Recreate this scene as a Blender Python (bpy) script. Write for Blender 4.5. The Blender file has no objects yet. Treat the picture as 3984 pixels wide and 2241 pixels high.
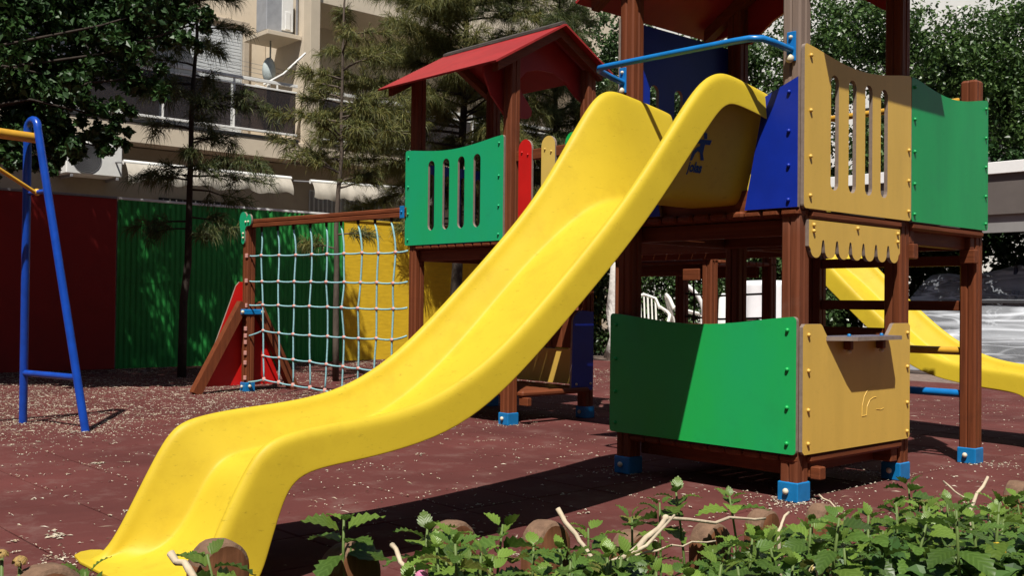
import bpy, bmesh, math, random
from mathutils import Vector, Matrix
from mathutils.geometry import tessellate_polygon
from mathutils.noise import noise as pnoise

K = 1.3                      # one building unit = 1.3 m
R_ = math.radians
scene = bpy.context.scene
COL = scene.collection

# ------------------------------------------------------------------ camera
cam_d = bpy.data.cameras.new('camera')
cam = bpy.data.objects.new('camera', cam_d); COL.objects.link(cam)
right = Vector((0.6716961, 0.7407491, 0.0107294)); up = Vector((0.0035075, -0.0176627, 0.9998378)); fwd = Vector((-0.7408185, 0.6715496, 0.0144622))
CAM = Vector((2.4765, -3.9134, 0.85))
m = Matrix.Identity(4)
for i in range(3):
    m[i][0] = right[i]; m[i][1] = up[i]; m[i][2] = -fwd[i]; m[i][3] = CAM[i] * K
cam.matrix_world = m
cam_d.sensor_width = 36; cam_d.lens = 36 * 4033.6 / 3984
cam_d.clip_start = 0.05; cam_d.clip_end = 500
scene.camera = cam

# ------------------------------------------------------------------ light
SUN = Vector((0.375, -0.45, 1.0)).normalized()
world = bpy.data.worlds.new('World'); scene.world = world; world.use_nodes = True
wn = world.node_tree.nodes; wl = world.node_tree.links
sky = wn.new('ShaderNodeTexSky'); sky.sky_type = 'NISHITA'; sky.sun_disc = False
sky.sun_elevation = math.asin(SUN.z); sky.sun_rotation = math.atan2(SUN.x, SUN.y)
wl.new(sky.outputs[0], wn['Background'].inputs[0]); wn['Background'].inputs[1].default_value = 0.05
sd = bpy.data.lights.new('sun', 'SUN'); sd.energy = 5.0; sd.angle = R_(0.5); sd.color = (1, .95, .87)
so = bpy.data.objects.new('sun', sd); COL.objects.link(so)
so.rotation_euler = SUN.to_track_quat('Z', 'Y').to_euler()
vs = scene.view_settings
vs.view_transform = 'Standard'; vs.look = 'None'; vs.gamma = 1; vs.use_curve_mapping = False; vs.exposure = 0.42

# ------------------------------------------------------------------ materials
def nt(name):
    mt = bpy.data.materials.new(name); mt.use_nodes = True
    return mt, mt.node_tree.nodes, mt.node_tree.links
def setv(n, **kw):
    for k, v in kw.items(): n.inputs[k.replace('_', ' ')].default_value = v
def M(name, col, rough=.5, var=.12, scale=6, stretch=(1, 1, 1), bump=0., detail=4, spec=.4, coat=0., metal=0., col2=None, contrast=.5, dirt=0., dirtcol=(.12, .1, .07), scuff=0., world_pos=False):
    mt, n, l = nt(name); b = n['Principled BSDF']
    b.inputs['Roughness'].default_value = rough; b.inputs['Specular IOR Level'].default_value = spec
    b.inputs['Coat Weight'].default_value = coat; b.inputs['Metallic'].default_value = metal; b.inputs['Coat Roughness'].default_value = .25
    tc = n.new('ShaderNodeTexCoord'); mp = n.new('ShaderNodeMapping'); mp.inputs['Scale'].default_value = stretch
    src = n.new('ShaderNodeNewGeometry').outputs['Position'] if world_pos else tc.outputs['Object']
    l.new(src, mp.inputs[0])
    no = n.new('ShaderNodeTexNoise'); no.inputs['Scale'].default_value = scale; no.inputs['Detail'].default_value = detail; no.inputs['Roughness'].default_value = .6
    l.new(mp.outputs[0], no.inputs[0])
    cr = n.new('ShaderNodeValToRGB')
    cr.color_ramp.elements[0].position = .5 - contrast * .4; cr.color_ramp.elements[1].position = .5 + contrast * .4
    a = col if col2 else tuple(c * (1 - var) for c in col); c2 = col2 or tuple(min(1, c * (1 + var)) for c in col)
    cr.color_ramp.elements[0].color = (*a, 1); cr.color_ramp.elements[1].color = (*c2, 1)
    l.new(no.outputs[0], cr.inputs[0]); out = cr.outputs[0]
    if dirt:
        n2 = n.new('ShaderNodeTexNoise'); n2.inputs['Scale'].default_value = 3.3; n2.inputs['Detail'].default_value = 9; n2.inputs['Roughness'].default_value = .72
        l.new(src, n2.inputs[0])
        r2 = n.new('ShaderNodeValToRGB'); r2.color_ramp.elements[0].position = .52; r2.color_ramp.elements[1].position = .78
        r2.color_ramp.elements[1].color = (dirt, dirt, dirt, 1); r2.color_ramp.elements[0].color = (0, 0, 0, 1)
        l.new(n2.outputs[0], r2.inputs[0])
        mx = n.new('ShaderNodeMix'); mx.data_type = 'RGBA'; mx.inputs[7].default_value = (*dirtcol, 1)
        l.new(r2.outputs[0], mx.inputs[0]); l.new(out, mx.inputs[6]); out = mx.outputs[2]
    if scuff:
        m3 = n.new('ShaderNodeMapping'); m3.inputs['Scale'].default_value = (9, 9, 26); m3.inputs['Rotation'].default_value = (.5, .2, .3); l.new(src, m3.inputs[0])
        n3 = n.new('ShaderNodeTexNoise'); n3.inputs['Scale'].default_value = 2.4; n3.inputs['Detail'].default_value = 6; n3.inputs['Roughness'].default_value = .75; l.new(m3.outputs[0], n3.inputs[0])
        r3 = n.new('ShaderNodeValToRGB'); r3.color_ramp.elements[0].position = .60; r3.color_ramp.elements[1].position = .76; r3.color_ramp.elements[0].color = (0, 0, 0, 1); r3.color_ramp.elements[1].color = (scuff, scuff, scuff, 1); l.new(n3.outputs[0], r3.inputs[0])
        x3 = n.new('ShaderNodeMix'); x3.data_type = 'RGBA'; x3.inputs[7].default_value = (*[c * .35 for c in col], 1); l.new(r3.outputs[0], x3.inputs[0]); l.new(out, x3.inputs[6]); out = x3.outputs[2]
        rr = n.new('ShaderNodeMapRange'); rr.inputs[3].default_value = rough; rr.inputs[4].default_value = min(1, rough + .35); l.new(r3.outputs[0], rr.inputs[0]); l.new(rr.outputs[0], b.inputs['Roughness'])
    l.new(out, b.inputs['Base Color'])
    if bump:
        bp = n.new('ShaderNodeBump'); bp.inputs['Strength'].default_value = bump; bp.inputs['Distance'].default_value = .01
        l.new(no.outputs[0], bp.inputs['Height']); l.new(bp.outputs[0], b.inputs['Normal'])
    return mt
def leafmat(name, cols, rough=.45, trans=.25, spec=.4):
    mt, n, l = nt(name); b = n['Principled BSDF']; b.inputs['Roughness'].default_value = rough; b.inputs['Specular IOR Level'].default_value = spec
    g = n.new('ShaderNodeNewGeometry'); cr = n.new('ShaderNodeValToRGB'); e = cr.color_ramp.elements
    while len(e) < len(cols): e.new(.5)
    for i, c in enumerate(cols): e[i].position = i / (len(cols) - 1); e[i].color = (*c, 1)
    l.new(g.outputs['Random Per Island'], cr.inputs[0]); l.new(cr.outputs[0], b.inputs['Base Color'])
    t = n.new('ShaderNodeBsdfTranslucent'); l.new(cr.outputs[0], t.inputs[0])
    mx = n.new('ShaderNodeMixShader'); mx.inputs[0].default_value = trans
    l.new(b.outputs[0], mx.inputs[1]); l.new(t.outputs[0], mx.inputs[2]); l.new(mx.outputs[0], n['Material Output'].inputs[0])
    return mt
WOOD = (.205, .058, .022); WOOD2 = (.085, .024, .010)
def wood(name, axis, a=WOOD2, b=WOOD):
    s = [26, 26, 26]; s[axis] = 1.3
    return M(name, a, .55, scale=1.6, stretch=s, col2=b, bump=.35, detail=6, contrast=.8, spec=.2, dirt=.45, dirtcol=(.055, .02, .012))
wz = wood('brown_wood_upright', 2); wx = wood('brown_wood_along', 0); wy = wood('brown_wood_across', 1)
wz_pale = wood('weathered_wood_upright', 2, (.10, .06, .045), (.21, .135, .10))
wz_c0 = M('weathered_post_wood', WOOD2, .6, scale=1.6, stretch=(26, 26, 1.3), col2=(.21, .065, .03), bump=.4, detail=6, contrast=.8, spec=.2, dirt=.5, dirtcol=(.21, .155, .125))
wz_c = wz_c0; _n = wz_c.node_tree.nodes; _l = wz_c.node_tree.links
_mx = [q for q in _n if q.type == 'MIX'][0]; _tc = [q for q in _n if q.type == 'TEX_COORD'][0]
_sp = _n.new('ShaderNodeSeparateXYZ'); _l.new(_tc.outputs['Object'], _sp.inputs[0]); _mr = _n.new('ShaderNodeMapRange'); _l.new(_sp.outputs[2], _mr.inputs[0]); _mr.inputs[1].default_value = 1.5; _mr.inputs[2].default_value = 2.5
_ad = _n.new('ShaderNodeMath'); _ad.operation = 'MULTIPLY_ADD'; _ad.use_clamp = True; _src = _mx.inputs[0].links[0].from_socket; _l.new(_src, _ad.inputs[0]); _ad.inputs[1].default_value = .5; _l.new(_mr.outputs[0], _ad.inputs[2]); _l.new(_ad.outputs[0], _mx.inputs[0])
G_green = M('green_board', (.014, .42, .046), .38, .12, 1.1, (1, 1, .5), col2=(.012, .36, .135), contrast=.7, dirt=.20, dirtcol=(.02, .1, .06), scuff=.35)
G_teal = M('sea_green_board', (.010, .36, .115), .38, .12, 1.1, (1, 1, .5), col2=(.010, .34, .185), contrast=.7, dirt=.20, dirtcol=(.03, .1, .07), scuff=.35)
G_mid = M('mid_green_board', (.010, .30, .085), .4, .12, 3, (1, 1, .25), dirt=.28, dirtcol=(.02, .17, .09), scuff=.35)
G_yel = M('mustard_board', (.615, .395, .078), .4, .06, 7, (1, 1, .2), dirt=.22, dirtcol=(.36, .22, .05), scuff=.35)
G_blue = M('blue_board', (.004, .024, .31), .42, .16, 3, dirt=.3, dirtcol=(.01, .03, .2), scuff=.4)
G_red = M('red_board', (.52, .010, .008), .4, .1, 4)
G_redroof = M('red_roof_board', (.30, .020, .018), .5, .14, 5, dirt=.2, dirtcol=(.2, .03, .03))
edge = M('board_core_edge', (.22, .17, .14), .7, .15, 30)
plastic_y = M('yellow_slide_plastic', (.535, .395, .025), .52, .06, 2.2, spec=.22, coat=.0, scuff=.8, dirt=.45, dirtcol=(.36, .235, .015))
sticker = M('blue_sticker', (.006, .05, .12), .4, .05)
metal_blue = M('blue_painted_metal', (.006, .165, .42), .35, .12, 12, dirt=.25, dirtcol=(.02, .05, .12))
tube_blue = M('blue_tube_paint', (.006, .055, .36), .3, .15, 10, dirt=.3, dirtcol=(.01, .02, .1), coat=.2)
rail_blue = M('sky_blue_tube', (.008, .16, .46), .3, .1, 12, coat=.2)
tube_yel = M('yellow_tube_paint', (.55, .30, .03), .38, .12, 9, dirt=.35, dirtcol=(.3, .14, .04))
cap = M('cream_bolt_cap', (.62, .56, .42), .4, .1, 20)
rope_m = M('pale_blue_rope', (.24, .46, .50), .8, .2, 60, bump=.5)
knot_m = M('pink_rope_joint', (.55, .27, .23), .6, .1, 30)
rubber = M('red_rubber_tile', (.094, .0275, .0245), .88, .28, .8, world_pos=True, dirt=.85, dirtcol=(.165, .098, .084), bump=.25, detail=10, spec=.2)
joint = M('tile_joint_dust', (.16, .115, .095), .95, .4, 14)
soil = M('garden_soil', (.03, .02, .013), .95, .4, 12, bump=.8)
litter_m = leafmat('dry_blossom', [(.50, .44, .34), (.62, .58, .48), (.34, .26, .17), (.55, .5, .38)], .8, .1)
render_m = M('beige_render', (.58, .50, .39), .9, .07, 1.6, dirt=.35, dirtcol=(.27, .22, .17), bump=.1)
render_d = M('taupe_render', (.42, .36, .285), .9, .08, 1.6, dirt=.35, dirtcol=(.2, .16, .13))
white_m = M('white_paint', (.72, .72, .70), .5, .05, 8, dirt=.2, dirtcol=(.5, .48, .44))
white_wall_m = M('white_render', (.74, .73, .70), .9, .05, 2)
shutter_m = M('white_shutter', (.55, .58, .60), .5, .05, 8)
dark_m = M('dark_opening', (.02, .02, .022), .5, .2, 5)
grey_m = M('grey_metal', (.22, .22, .23), .45, .12, 10)
awn_m = M('awning_canvas', (.42, .385, .33), .9, .14, 4, (1, 1, .3), dirt=.5, dirtcol=(.3, .26, .22))
bark = M('grey_bark', (.085, .065, .05), .95, .4, 14, (1, 1, .3), bump=1.)
bark_d = M('dark_bark', (.035, .026, .02), .95, .35, 14, (1, 1, .3), bump=1.)
bark_w = M('whitewashed_bark', (.66, .64, .60), .9, .12, 18, dirt=.6, dirtcol=(.14, .12, .1), bump=.8)
fence_red = M('dark_red_paint', (.27, .010, .007), .7, .1, 3, dirt=.2, dirtcol=(.1, .006, .005))
fence_green = M('green_corrugated_paint', (.018, .25, .042), .6, .14, 3, (1, 1, .3), dirt=.25, dirtcol=(.01, .07, .015))
fence_yel = M('yellow_wall_paint', (.66, .43, .015), .75, .1, 5, (1, 1, 5), bump=.3, dirt=.35, dirtcol=(.36, .22, .02))
leaf_dark = leafmat('dark_broad_leaf', [(.014, .038, .011), (.026, .064, .016), (.048, .105, .026)], .45, .15, .35)
leaf_mid = leafmat('green_tree_leaf', [(.024, .055, .013), (.055, .11, .026), (.115, .19, .05)], .38, .3, .5)
leaf_ivy = leafmat('ivy_leaf', [(.024, .052, .015), (.052, .105, .03), (.10, .16, .055)], .35, .25, .5)
needle_m = leafmat('casuarina_needle', [(.06, .078, .02), (.125, .135, .034), (.20, .175, .045)], .6, .3)
needle_g = leafmat('green_casuarina_needle', [(.035, .055, .017), (.07, .095, .027), (.13, .13, .04)], .6, .3)
twig_m = M('dry_twig', (.46, .38, .27), .8, .2, 25, (1, 1, 1), bump=.4)
stem_m = M('green_stem', (.10, .15, .035), .6, .2, 20)
log_m = wood('edging_log_wood', 2, (.075, .030, .014), (.24, .10, .048))
log_top = M('edging_log_grain', (.09, .05, .03), .85, scale=34, col2=(.22, .13, .08), bump=.7, contrast=.8)
petal_m = leafmat('lantana_petal', [(.75, .55, .08), (.75, .62, .35), (.70, .30, .42), (.75, .70, .5)], .5, .3)
chair_m = M('white_chair_plastic', (.70, .69, .64), .4, .05, 6)

def lantana_mat(name, a, b, vein):
    mt, n, l = nt(name); bs = n['Principled BSDF']; bs.inputs['Roughness'].default_value = .42
    tc = n.new('ShaderNodeTexCoord'); sp = n.new('ShaderNodeSeparateXYZ'); l.new(tc.outputs['Object'], sp.inputs[0])
    ab = n.new('ShaderNodeMath'); ab.operation = 'ABSOLUTE'; l.new(sp.outputs[0], ab.inputs[0])
    mm = n.new('ShaderNodeMath'); mm.operation = 'MULTIPLY_ADD'; l.new(ab.outputs[0], mm.inputs[0]); mm.inputs[1].default_value = -1.1; l.new(sp.outputs[1], mm.inputs[2])
    s = n.new('ShaderNodeMath'); s.operation = 'MULTIPLY'; s.inputs[1].default_value = 560.; l.new(mm.outputs[0], s.inputs[0])
    sn = n.new('ShaderNodeMath'); sn.operation = 'SINE'; l.new(s.outputs[0], sn.inputs[0])
    cr = n.new('ShaderNodeValToRGB'); e = cr.color_ramp.elements
    e[0].position = .0; e[0].color = (*a, 1); e[1].position = .86; e[1].color = (*b, 1); q = e.new(.97); q.color = (*vein, 1)
    mr = n.new('ShaderNodeMapRange'); mr.inputs[1].default_value = -1; mr.inputs[2].default_value = 1; l.new(sn.outputs[0], mr.inputs[0]); l.new(mr.outputs[0], cr.inputs[0])
    oi = n.new('ShaderNodeObjectInfo'); hs = n.new('ShaderNodeHueSaturation')
    m2 = n.new('ShaderNodeMapRange'); m2.inputs[3].default_value = .65; m2.inputs[4].default_value = 1.35; l.new(oi.outputs['Random'], m2.inputs[0]); l.new(m2.outputs[0], hs.inputs['Value'])
    l.new(cr.outputs[0], hs.inputs['Color']); l.new(hs.outputs[0], bs.inputs['Base Color'])
    bp = n.new('ShaderNodeBump'); bp.inputs['Strength'].default_value = .18; bp.inputs['Distance'].default_value = .0012; l.new(sn.outputs[0], bp.inputs['Height']); bp.invert = True; l.new(bp.outputs[0], bs.inputs['Normal'])
    t = n.new('ShaderNodeBsdfTranslucent'); l.new(hs.outputs[0], t.inputs[0])
    mx = n.new('ShaderNodeMixShader'); mx.inputs[0].default_value = .3
    l.new(bs.outputs[0], mx.inputs[1]); l.new(t.outputs[0], mx.inputs[2]); l.new(mx.outputs[0], n['Material Output'].inputs[0])
    return mt
lan_g = lantana_mat('lantana_leaf_green', (.060, .115, .018), (.070, .132, .021), (.085, .155, .029))
lan_l = lantana_mat('lantana_leaf_light', (.115, .19, .027), (.13, .21, .031), (.15, .235, .04))
lan_y = lantana_mat('lantana_leaf_yellowing', (.16, .18, .035), (.19, .20, .045), (.24, .25, .07))

def plastic_sheet_mat():
    mt, n, l = nt('wrinkled_clear_plastic'); b = n['Principled BSDF']
    b.inputs['Base Color'].default_value = (.66, .69, .74, 1); b.inputs['Roughness'].default_value = .3; b.inputs['Specular IOR Level'].default_value = .8
    tc = n.new('ShaderNodeTexCoord'); no = n.new('ShaderNodeTexNoise'); no.inputs['Scale'].default_value = 3.; no.inputs['Detail'].default_value = 7; no.inputs['Distortion'].default_value = 1.4
    mp = n.new('ShaderNodeMapping'); mp.inputs['Scale'].default_value = (.55, .55, 2.2); mp.inputs['Rotation'].default_value = (.25, -.5, .5); l.new(tc.outputs['Object'], mp.inputs[0]); l.new(mp.outputs[0], no.inputs[0])
    no.inputs['Scale'].default_value = 1.5; no.inputs['Detail'].default_value = 5; no.inputs['Roughness'].default_value = .62; no.inputs['Distortion'].default_value = .8
    bp = n.new('ShaderNodeBump'); bp.inputs['Strength'].default_value = .55; bp.inputs['Distance'].default_value = .10; l.new(no.outputs[0], bp.inputs['Height']); l.new(bp.outputs[0], b.inputs['Normal'])
    t = n.new('ShaderNodeBsdfTransparent'); t.inputs[0].default_value = (.8, .84, .9, 1)
    def ridge(scale, rot, st, width, val):
        m_ = n.new('ShaderNodeMapping'); m_.inputs['Rotation'].default_value = rot; m_.inputs['Scale'].default_value = st; l.new(tc.outputs['Object'], m_.inputs[0])
        q = n.new('ShaderNodeTexNoise'); q.inputs['Scale'].default_value = scale; q.inputs['Detail'].default_value = 2; q.inputs['Distortion'].default_value = .12; l.new(m_.outputs[0], q.inputs[0])
        a_ = n.new('ShaderNodeMath'); a_.operation = 'SUBTRACT'; a_.inputs[1].default_value = .5; l.new(q.outputs[0], a_.inputs[0])
        b_ = n.new('ShaderNodeMath'); b_.operation = 'ABSOLUTE'; l.new(a_.outputs[0], b_.inputs[0])
        c_ = n.new('ShaderNodeMapRange'); c_.inputs[1].default_value = 0; c_.inputs[2].default_value = width; c_.inputs[3].default_value = val; c_.inputs[4].default_value = 0; l.new(b_.outputs[0], c_.inputs[0]); return c_.outputs[0]
    r1 = ridge(1.0, (.3, -.6, .5), (.25, .25, 2.6), .040, .45); r2 = ridge(1.6, (-.4, .5, .2), (.3, .3, 2.4), .022, .4); r3 = ridge(.9, (.7, -.9, .4), (.35, .35, 1.6), .12, .30); r4 = ridge(2.2, (.5, .9, .2), (.25, .9, 1.6), .03, .18)
    s0 = n.new('ShaderNodeMath'); l.new(r3, s0.inputs[0]); l.new(r4, s0.inputs[1]); r3 = s0.outputs[0]
    s1 = n.new('ShaderNodeMath'); l.new(r1, s1.inputs[0]); l.new(r2, s1.inputs[1]); s2 = n.new('ShaderNodeMath'); l.new(s1.outputs[0], s2.inputs[0]); l.new(r3, s2.inputs[1])
    s3 = n.new('ShaderNodeMath'); s3.use_clamp = True; l.new(s2.outputs[0], s3.inputs[0]); s3.inputs[1].default_value = .20; cr = s3
    mx = n.new('ShaderNodeMixShader'); l.new(cr.outputs[0], mx.inputs[0]); l.new(t.outputs[0], mx.inputs[1]); l.new(b.outputs[0], mx.inputs[2]); l.new(mx.outputs[0], n['Material Output'].inputs[0])
    return mt
clear_plastic = plastic_sheet_mat()
def glass_panel_mat():
    mt, n, l = nt('tinted_balcony_glass'); b = n['Principled BSDF']; b.inputs['Base Color'].default_value = (.055, .05, .055, 1); b.inputs['Roughness'].default_value = .12
    t = n.new('ShaderNodeBsdfTransparent'); t.inputs[0].default_value = (.42, .38, .38, 1)
    mx = n.new('ShaderNodeMixShader'); mx.inputs[0].default_value = .5; l.new(t.outputs[0], mx.inputs[1]); l.new(b.outputs[0], mx.inputs[2]); l.new(mx.outputs[0], n['Material Output'].inputs[0])
    return mt
tint_glass = glass_panel_mat()

# ------------------------------------------------------------------ mesh helpers (coordinates in building units)
class MB:
    def __init__(s): s.v = []; s.f = []; s.mi = []
    def add(s, vs_, fs, mi=0):
        o = len(s.v); s.v += [tuple(v) for v in vs_]
        for i, f in enumerate(fs):
            s.f.append(tuple(a + o for a in f)); s.mi.append(mi[i] if isinstance(mi, (list, tuple)) else mi)
        return s
    def box(s, x0, x1, y0, y1, z0, z1, mi=0, c=.004):
        c = min(c, (x1 - x0) * .3, (y1 - y0) * .3, (z1 - z0) * .3)
        if c < 1e-4:
            vs_ = [(x, y, z) for z in (z0, z1) for (x, y) in ((x0, y0), (x1, y0), (x1, y1), (x0, y1))]
            return s.add(vs_, [(3, 2, 1, 0), (4, 5, 6, 7), (0, 1, 5, 4), (1, 2, 6, 5), (2, 3, 7, 6), (3, 0, 4, 7)], mi)
        def ring(x0, x1, y0, y1, z, c):
            return [(x0 + c, y0, z), (x1 - c, y0, z), (x1, y0 + c, z), (x1, y1 - c, z), (x1 - c, y1, z), (x0 + c, y1, z), (x0, y1 - c, z), (x0, y0 + c, z)]
        vs_ = ring(x0 + c, x1 - c, y0 + c, y1 - c, z0, c * .6) + ring(x0, x1, y0, y1, z0 + c, c) + ring(x0, x1, y0, y1, z1 - c, c) + ring(x0 + c, x1 - c, y0 + c, y1 - c, z1, c * .6)
        fs = [tuple(range(7, -1, -1)), tuple(range(24, 32))]
        for r in range(3):
            for i in range(8): fs.append((r * 8 + i, r * 8 + (i + 1) % 8, r * 8 + 8 + (i + 1) % 8, r * 8 + 8 + i))
        return s.add(vs_, fs, mi)
    def tube(s, pts, r, n=8, mi=0, caps=True, rad=None):
        pts = [Vector(p) for p in pts]; rings = []
        prev = None
        for i, p in enumerate(pts):
            d = (pts[min(i + 1, len(pts) - 1)] - pts[max(i - 1, 0)]).normalized()
            if prev is None: a = d.orthogonal().normalized()
            else: a = (prev - d * prev.dot(d)).normalized()
            prev = a; b = d.cross(a); rr = rad[i] if rad else r
            rings.append([p + a * rr * math.cos(t * 2 * math.pi / n) + b * rr * math.sin(t * 2 * math.pi / n) for t in range(n)])
        vs_ = [v for rg in rings for v in rg]; fs = []
        for i in range(len(pts) - 1):
            for t in range(n): fs.append((i * n + t, i * n + (t + 1) % n, (i + 1) * n + (t + 1) % n, (i + 1) * n + t))
        if caps: fs.append(tuple(range(n - 1, -1, -1))); fs.append(tuple((len(pts) - 1) * n + t for t in range(n)))
        return s.add(vs_, fs, mi)
    def ball(s, c, r, n=8, m=5, sq=(1, 1, 1), mi=0):
        c = Vector(c); vs_ = [c + Vector((0, 0, -r * sq[2]))]; fs = []
        for j in range(1, m):
            a = -math.pi / 2 + math.pi * j / m
            for t in range(n): vs_.append(c + Vector((r * sq[0] * math.cos(a) * math.cos(t * 2 * math.pi / n), r * sq[1] * math.cos(a) * math.sin(t * 2 * math.pi / n), r * sq[2] * math.sin(a))))
        vs_.append(c + Vector((0, 0, r * sq[2]))); e = len(vs_) - 1
        for t in range(n):
            fs.append((0, 1 + (t + 1) % n, 1 + t)); fs.append((e, 1 + (m - 2) * n + t, 1 + (m - 2) * n + (t + 1) % n))
            for j in range(m - 2): fs.append((1 + j * n + t, 1 + j * n + (t + 1) % n, 1 + (j + 1) * n + (t + 1) % n, 1 + (j + 1) * n + t))
        return s.add(vs_, fs, mi)
    def plate(s, loops, to3, thick, mi_face=0, mi_edge=1):
        """flat board: loops[0] outline, others holes, to3(u, v, w) maps to space, w from 0 to -thick"""
        flat = [[Vector((p[0], p[1], 0)) for p in lp] for lp in loops]
        tris = tessellate_polygon(flat); allp = [p for lp in loops for p in lp]; n = len(allp)
        vs_ = [to3(p[0], p[1], 0) for p in allp] + [to3(p[0], p[1], -thick) for p in allp]
        fs = []; mi = []
        for t in tris:
            a, b, c = [allp[i] for i in t]
            t = tuple(t)
            if (b[0] - a[0]) * (c[1] - a[1]) - (b[1] - a[1]) * (c[0] - a[0]) < 0: t = t[::-1]
            fs.append(t); mi.append(mi_face); fs.append(tuple(i + n for i in t[::-1])); mi.append(mi_face)
        o = 0
        for lp in loops:
            k = len(lp)
            for i in range(k): fs.append((o + i, o + (i + 1) % k, n + o + (i + 1) % k, n + o + i)); mi.append(mi_edge)
            o += k
        return s.add(vs_, fs, mi)
    def prism(s, poly, axis, a0, a1, mi=0):
        """closed polygon extruded along an axis; poly in the two other axes (in x,y,z order)"""
        def p3(p, a):
            q = [p[0], p[1]]; q.insert(axis, a); return tuple(q)
        n = len(poly); vs_ = [p3(p, a0) for p in poly] + [p3(p, a1) for p in poly]
        fs = [tuple(range(n)), tuple(range(2 * n - 1, n - 1, -1))] + [(i, n + i, n + (i + 1) % n, (i + 1) % n) for i in range(n)]
        return s.add(vs_, fs, mi)
    def mesh(s, name, mats, origin=(0, 0, 0), smooth=False, recalc=True, angle=None):
        me = bpy.data.meshes.new(name); o = Vector(origin)
        me.from_pydata([tuple((Vector(v) - o) * K) for v in s.v], [], s.f)
        for mt in (mats if isinstance(mats, (list, tuple)) else [mats]): me.materials.append(mt)
        me.polygons.foreach_set('material_index', s.mi)
        if recalc:
            bm = bmesh.new(); bm.from_mesh(me); bmesh.ops.recalc_face_normals(bm, faces=bm.faces); bm.to_mesh(me); bm.free()
        if smooth: me.polygons.foreach_set('use_smooth', [True] * len(me.polygons))
        me.update()
        if angle: me.set_sharp_from_angle(angle=angle)
        return me
ORG = {}
def tag(o, label=None, cat=None, group=None, kind=None):
    if label: o['label'] = label
    if cat: o['category'] = cat
    if group: o['group'] = group
    if kind: o['kind'] = kind
    return o
def empty(name, loc, label, cat, group=None):
    o = bpy.data.objects.new(name, None); COL.objects.link(o); o.location = Vector(loc) * K; o.empty_display_size = .1
    ORG[o] = Vector(loc); return tag(o, label, cat, group)
def obj(name, mb, mats, parent=None, smooth=False, origin=None, angle=None, recalc=True):
    root = parent
    while root is not None and root.parent is not None: root = root.parent
    base = ORG.get(root, Vector((0, 0, 0))) if root is not None else (Vector(origin) if origin is not None else Vector((0, 0, 0)))
    me = mb.mesh(name, mats, base, smooth, recalc, angle)
    o = bpy.data.objects.new(name, me); COL.objects.link(o)
    if parent is None: o.location = base * K; ORG[o] = base
    else: o.parent = parent
    return o
def inst(name, me, parent, loc, rot=None, scale=1.):
    """linked copy of a shared mesh; loc in units relative to the world"""
    root = parent
    while root.parent is not None: root = root.parent
    o = bpy.data.objects.new(name, me); COL.objects.link(o); o.parent = parent
    o.location = (Vector(loc) - ORG.get(root, Vector((0, 0, 0)))) * K
    if rot is not None: o.rotation_euler = rot
    if scale != 1.: o.scale = (scale,) * 3 if not isinstance(scale, tuple) else scale
    return o

def arc(cx, cy, r, a0, a1, n=6):
    return [(cx + r * math.cos(R_(a0 + (a1 - a0) * i / n)), cy + r * math.sin(R_(a0 + (a1 - a0) * i / n))) for i in range(n + 1)]
def slot(cx, z0, z1, w):
    return arc(cx, z1 - w / 2, w / 2, 0, 180, 8) + arc(cx, z0 + w / 2, w / 2, 180, 360, 8)
def board_outline(u0, u1, z0, z1, dip=.045, r=.018, n=14):
    """board with rounded corners and a top edge that dips in the middle"""
    p = arc(u0 + r, z0 + r, r, 180, 270, 4) + arc(u1 - r, z0 + r, r, 270, 360, 4) + arc(u1 - r, z1 - r, r, 0, 90, 4)
    e = .09
    for i in range(1, n):
        t = i / n; u = u1 - r - (u1 - u0 - 2 * r) * t
        p.append((u, z1 - dip * math.sin(math.pi * t) ** 1.25))
    return p + arc(u0 + r, z1 - r, r, 90, 180, 4)
def on_y(c, s=-1): return lambda u, v, w: (u, c - s * w * -1 if False else c + (-w if s < 0 else w), v)
def on_x(c, s=1): return lambda u, v, w: (c + (w if s > 0 else -w), u, v)
bolt_cache = {}
def bolt_mesh(mt):
    if mt not in bolt_cache:
        b = MB(); b.tube([(0, 0, 0), (0, 0, .004), (0, 0, .009), (0, 0, .0105)], .01, 8, rad=[.0092, .0092, .0066, .0025])
        bolt_cache[mt] = b.mesh('bolt', mt, smooth=True, angle=R_(50))
    return bolt_cache[mt]
RX = {'-y': (R_(90), 0, 0), '+x': (0, R_(90), 0), '-x': (0, R_(-90), 0), '+y': (R_(-90), 0, 0)}
def bolts(parent, mt, face, pts, scale=1.):
    for p in pts: inst('bolt', bolt_mesh(mt), parent, p, RX[face], scale)

def post_mesh(x0, y0, z0, z1, w=.09, top=False):
    c = .009; g = .007; h = w / 2
    q = []
    for (a, b) in ((0, 1), (1, 0), (0, -1), (-1, 0)):
        pass
    side = [(-h + c, -h), (-g, -h), (0, -h + g), (g, -h), (h - c, -h)]
    prof = []
    for k in range(4):
        a = k * math.pi / 2
        for (u, v) in side: prof.append((x0 + h + u * math.cos(a) - v * math.sin(a), y0 + h + u * math.sin(a) + v * math.cos(a)))
    mb = MB(); n = len(prof); cx, cy = x0 + h, y0 + h
    vs_ = []
    for z, s in ((z0, 1), (z1 - .012, 1), (z1, .82)): vs_ += [(cx + (p[0] - cx) * s, cy + (p[1] - cy) * s, z) for p in prof]
    fs = [(i + r * n, (i + 1) % n + r * n, n * (r + 1) + (i + 1) % n, n * (r + 1) + i) for r in range(2) for i in range(n)] + [tuple(range(n - 1, -1, -1)), tuple(range(2 * n, 3 * n))]
    return mb.add(vs_, fs)
cap_b = MB(); cap_b.ball((0, 0, .008), .017, 10, 6, (1, 1, .8)); CAPM = cap_b.mesh('bolt', cap, smooth=True)
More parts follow.
